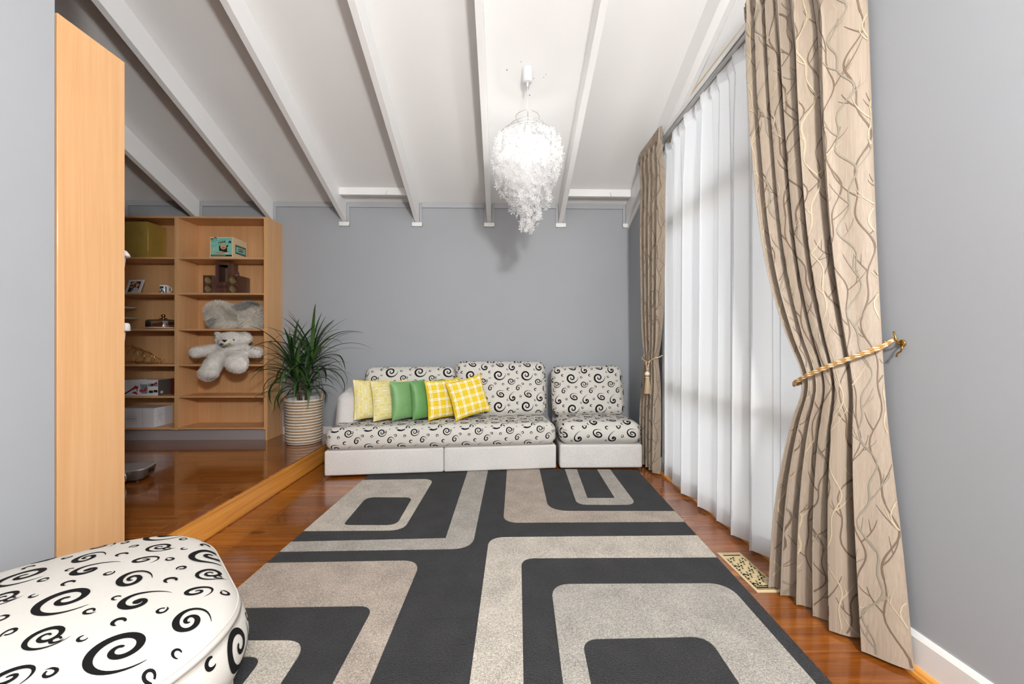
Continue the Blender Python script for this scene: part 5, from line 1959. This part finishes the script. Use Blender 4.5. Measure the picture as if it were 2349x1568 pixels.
vprint('red_print', lambda m: poly_front(m, [(-.17, .03), (-.10, .085), (-.075, .105), (-.055, .085), (-.09, .065)], y_), lambda m: disc(m, -.070, .088, .018, y_ - .0003, sx=1.1),
       lambda m: poly_front(m, [(-.115, .03), (-.05, .012), (-.055, .03), (-.075, .045)], y_), lambda m: poly_front(m, [(.10, .115), (.15, .150), (.158, .130), (.125, .11)], y_ - .0003),
       lambda m: poly_front(m, [(.0, .045), (.04, .09), (.05, .08), (.03, .045)], y_ - .0003))
vprint('magenta', lambda m: disc(m, -.012, .052, .017, y_ - .0006))
vprint('ink', lambda m: poly_front(m, [(-.195, .02), (-.13, .06), (-.12, .052), (-.19, .008)], y_ - .0006), lambda m: poly_front(m, [(-.062, .045), (-.045, .11), (-.040, .11), (-.055, .045)], y_ - .0006),
       lambda m: front_plate(m, .068, .112, .028, .055, y_), lambda m: front_plate(m, .118, .158, .034, .060, y_), lambda m: poly_front(m, [(.085, .105), (.10, .13), (.118, .12), (.105, .10)], y_ - .0006))
vprint('grey_print', lambda m: front_plate(m, -.01, .055, .022, .120, y_, .0003), lambda m: front_plate(m, .060, .160, .098, .128, y_, .0003), lambda m: front_plate(m, -.022, -.012, .07, .13, y_, .0003))
rb_ = thing('red_book', 'dark red box edge standing right of the vacuum carton', 'box', (-3.60, 4.50, S5))
B(-.055, .055, -.05, .055, .0005, .172, .002).build('case', 'maroon', rb_)

# white flat-pack carton ---------------------------------------------------------
wbx = thing('white_box', 'plain white carton with small script lettering on the lowest shelf', 'box', (-3.86, 4.312, S6))
mb = MB(); mb.box(-.22, .145, 0, .24, .0005, .203); mb.build('carton', 'card_white', wbx)
M['card_bright'] = plain('bright_white_card', (240, 242, 246), .45)
mb = MB(); mb.box(.1452, .1462, .001, .135, .001, .202); mb.build('end_label', 'card_bright', wbx)
M['line_grey'] = plain('grey_line', (150, 148, 152), .6)
mb = MB(); y_ = -.0002
front_plate(mb, .028, .030, .002, .201, y_, .0004)
for (x0, x1, z0, z1) in ((-.17, -.036, .118, .1195), (-.17, -.036, .064, .0655), (-.0375, -.036, .064, .1195)):
    front_plate(mb, x0, x1, z0, z1, y_, .0004)
mb.box(.1462, .1466, .05, .051, .03, .19); mb.box(.1462, .1466, .095, .096, .03, .19); mb.box(.1462, .1466, .002, .134, .06, .0612); mb.box(.1462, .1466, .002, .134, .118, .1192)
mb.build('printed_lines', 'line_grey', wbx)
mb = MB(); mb.smooth = False
sc_ = np.linspace(0, 1, 60)
P = np.stack([-.155 + .108 * sc_ + .006 * np.sin(sc_ * 46), np.full(60, -.0006), .092 + .009 * np.sin(sc_ * 38) * (1 - .3 * sc_) + .004 * np.sin(sc_ * 17)], 1)
mb.tube(P, .0009, 4)
P = np.stack([np.full(40, .1468), .073 + .007 * np.sin(np.linspace(0, 26, 40)), np.linspace(.075, .15, 40)], 1)
mb.tube(P, .0009, 4)
mb.build('script_lettering', 'ink', wbx)

# white lidded tubs that stick out past the near bookcase's side panel -------------------------
for (lab, zsh, h, dome) in (('white plastic tub with a domed lid, upper of two behind the tall side panel', S3, .310, True), ('white plastic tub with a flat rim, lower of two behind the tall side panel', S4, .322, False)):
    t = thing('storage_tub', lab, 'tub', (-2.045, 1.862, zsh + .001), 0, 'white tubs behind the side panel')
    def stack(levels, name):
        V = []; F = []; n_ = 40
        for (k, z) in levels:
            g_ = rrect(.20 * k if k > .5 else .20 - .183 + .183 * k, .183 * k, .055 * k, 10)
            V.append(np.concatenate([g_, np.full((n_, 1), z)], 1))
        V = np.concatenate(V)
        for i in range(len(levels) - 1):
            for q in range(n_):
                l = (q + 1) % n_
                F.append((i * n_ + q, i * n_ + l, (i + 1) * n_ + l, (i + 1) * n_ + q))
        F.append(tuple(range(n_))[::-1]); F.append(tuple(range((len(levels) - 1) * n_, len(levels) * n_)))
        mesh_obj(name, V, F, 'white_plastic', t, None, True)
    stack([(.80, 0), (.83, .012), (.93, h - .046), (.90, h - .042)], 'body')
    if dome:
        stack([(.97, h - .040), (1.0, h - .034), (.99, h - .026), (.95, h - .010), (.88, h - .002), (.75, h)], 'lid')
    else:
        stack([(.985, h - .040), (1.0, h - .036), (.99, h - .006), (.97, h), (.90, h)], 'rim')

# projector on the raised floor --------------------------------------------------------
pj = thing('projector', 'silver video projector with a round lens on the raised wooden floor', 'projector', (-2.871, 3.077, PLAT), math.radians(18))
M['silver'] = plain('silver_plastic', (176, 172, 168), .32, .5)
M['silver_dark'] = plain('gunmetal_plastic', (122, 116, 112), .35, .5)
M['lens'] = plain('dark_lens', (30, 34, 40), .08)
M['chrome'] = plain('chrome_ring', (210, 210, 212), .15, 1.0)
pr0 = rrect(.165, .12, .045, 10); pr1 = rrect(.150, .105, .035, 10); 
nn = len(pr0)
mb = MB(); mb.smooth = True
V = [np.concatenate([pr1 * .92, np.full((nn, 1), .012)], 1), np.concatenate([pr1, np.full((nn, 1), .02)], 1), np.concatenate([pr0, np.full((nn, 1), .088)], 1)]
V = np.concatenate(V); F = []
for i in range(2):
    for k in range(nn):
        l = (k + 1) % nn; F.append((i * nn + k, i * nn + l, (i + 1) * nn + l, (i + 1) * nn + k))
F.append(tuple(range(nn))[::-1])
mb.add(V, F); mb.build('lower_body', 'silver_dark', pj)
mb = MB()
mb.quadprism([(p[0], p[1], .088) for p in rrect(.166, .121, .046, 10)], [(p[0], p[1], .096) for p in rrect(.160, .115, .042, 10)])
mb.build('top_cover', 'silver', pj)
mb = MB(); mb.smooth = True
mb.lathe([(.046, -.150), (.050, -.150), (.052, -.146), (.050, -.105)], 32, (.03, 0, .054), 'y'); mb.build('lens_ring', 'chrome', pj)
mb = MB(); mb.smooth = True
mb.lathe([(.0005, -.128), (.020, -.131), (.036, -.128), (.046, -.140), (.046, -.105)], 32, (.03, 0, .054), 'y'); mb.build('lens', 'lens', pj)
mb = MB()
for k in range(3): mb.box(.160, .1675, -.03 + k * .022, -.018 + k * .022, .045, .070)
mb.build('vent_slots', 'black', pj)
mb = MB(); mb.box(-.13, -.02, -.03, .05, .096, .0975); mb.build('control_panel', 'black', pj)
for sx in (-.11, .11):
    for sy in (-.07, .07):
        mb = MB(); mb.lathe([(.012, 0), (.012, .014)], 14, (sx, sy, .0005), cap0=True); mb.build('foot', 'black', pj)

# floor register -------------------------------------------------------------------------
vt = thing('floor_vent', 'cream cast metal floor vent with scroll cut-outs beside the rug', 'vent', (1.287, 2.072, 0))
M['vent'] = plain('cream_enamel', (214, 192, 148), .4, .1)
hw_, hl_ = .066, .182
holes = []
def chole(cx, cy, R, a0, span, w):
    n_ = 10
    t_ = np.linspace(0, 1, n_ + 1)
    wd = w * (.25 + .75 * np.sin(PI * t_) ** .7)
    out_ = [(cx + (R + wd[i] / 2) * math.cos(a0 + span * t_[i]), cy + (R + wd[i] / 2) * math.sin(a0 + span * t_[i])) for i in range(n_ + 1)]
    in_ = [(cx + (R - wd[i] / 2) * math.cos(a0 + span * t_[i]), cy + (R - wd[i] / 2) * math.sin(a0 + span * t_[i])) for i in range(n_, -1, -1)]
    return out_ + in_
rows = 7
for i in range(rows):
    cy = -.117 + i * .039
    for j, cx in enumerate((-.033, .0, .033)):
        flip = (i + j) % 2
        holes.append(chole(cx, cy, .0105, (PI * .15 if flip else PI * 1.15), 1.4 * PI, .0092))
for i in range(rows - 1):
    cy = -.0975 + i * .039
    for cx in (-.0475, -.0165, .0165, .0475):
        holes.append([(cx - .0058, cy - .0105), (cx + .0058, cy - .0105), (cx + .003, cy), (cx + .0058, cy + .0105), (cx - .0058, cy + .0105), (cx - .003, cy)])
for cy in (-.148, .148):
    holes.append([(-.050, cy - .008), (.050, cy - .008), (.048, cy + .008), (-.048, cy + .008)])
mb = MB()
mb.poly([(-.054, -.166), (.054, -.166), (.054, .166), (-.054, .166)], .003, .006, [h_[::-1] for h_ in holes])
mb.build('grille', 'vent', vt)
mb = MB()
mb.poly([(-hw_, -hl_), (hw_, -hl_), (hw_, hl_), (-hw_, hl_)], .0004, .003, [[(-.055, -.167), (-.055, .167), (.055, .167), (.055, -.167)]])
fr0 = [(-hw_, -hl_), (hw_, -hl_), (hw_, hl_), (-hw_, hl_)]; fr1 = [(-.0545, -.1665), (.0545, -.1665), (.0545, .1665), (-.0545, .1665)]
mb.add([(p[0], p[1], .003) for p in fr0] + [(p[0], p[1], .0066) for p in fr1], [(k, (k + 1) % 4, 4 + (k + 1) % 4, 4 + k) for k in range(4)])
mb.build('rim', 'vent', vt)
mb = MB(); mb.box(-.054, .054, -.166, .166, .0003, .0006); mb.build('duct', 'dark', vt)
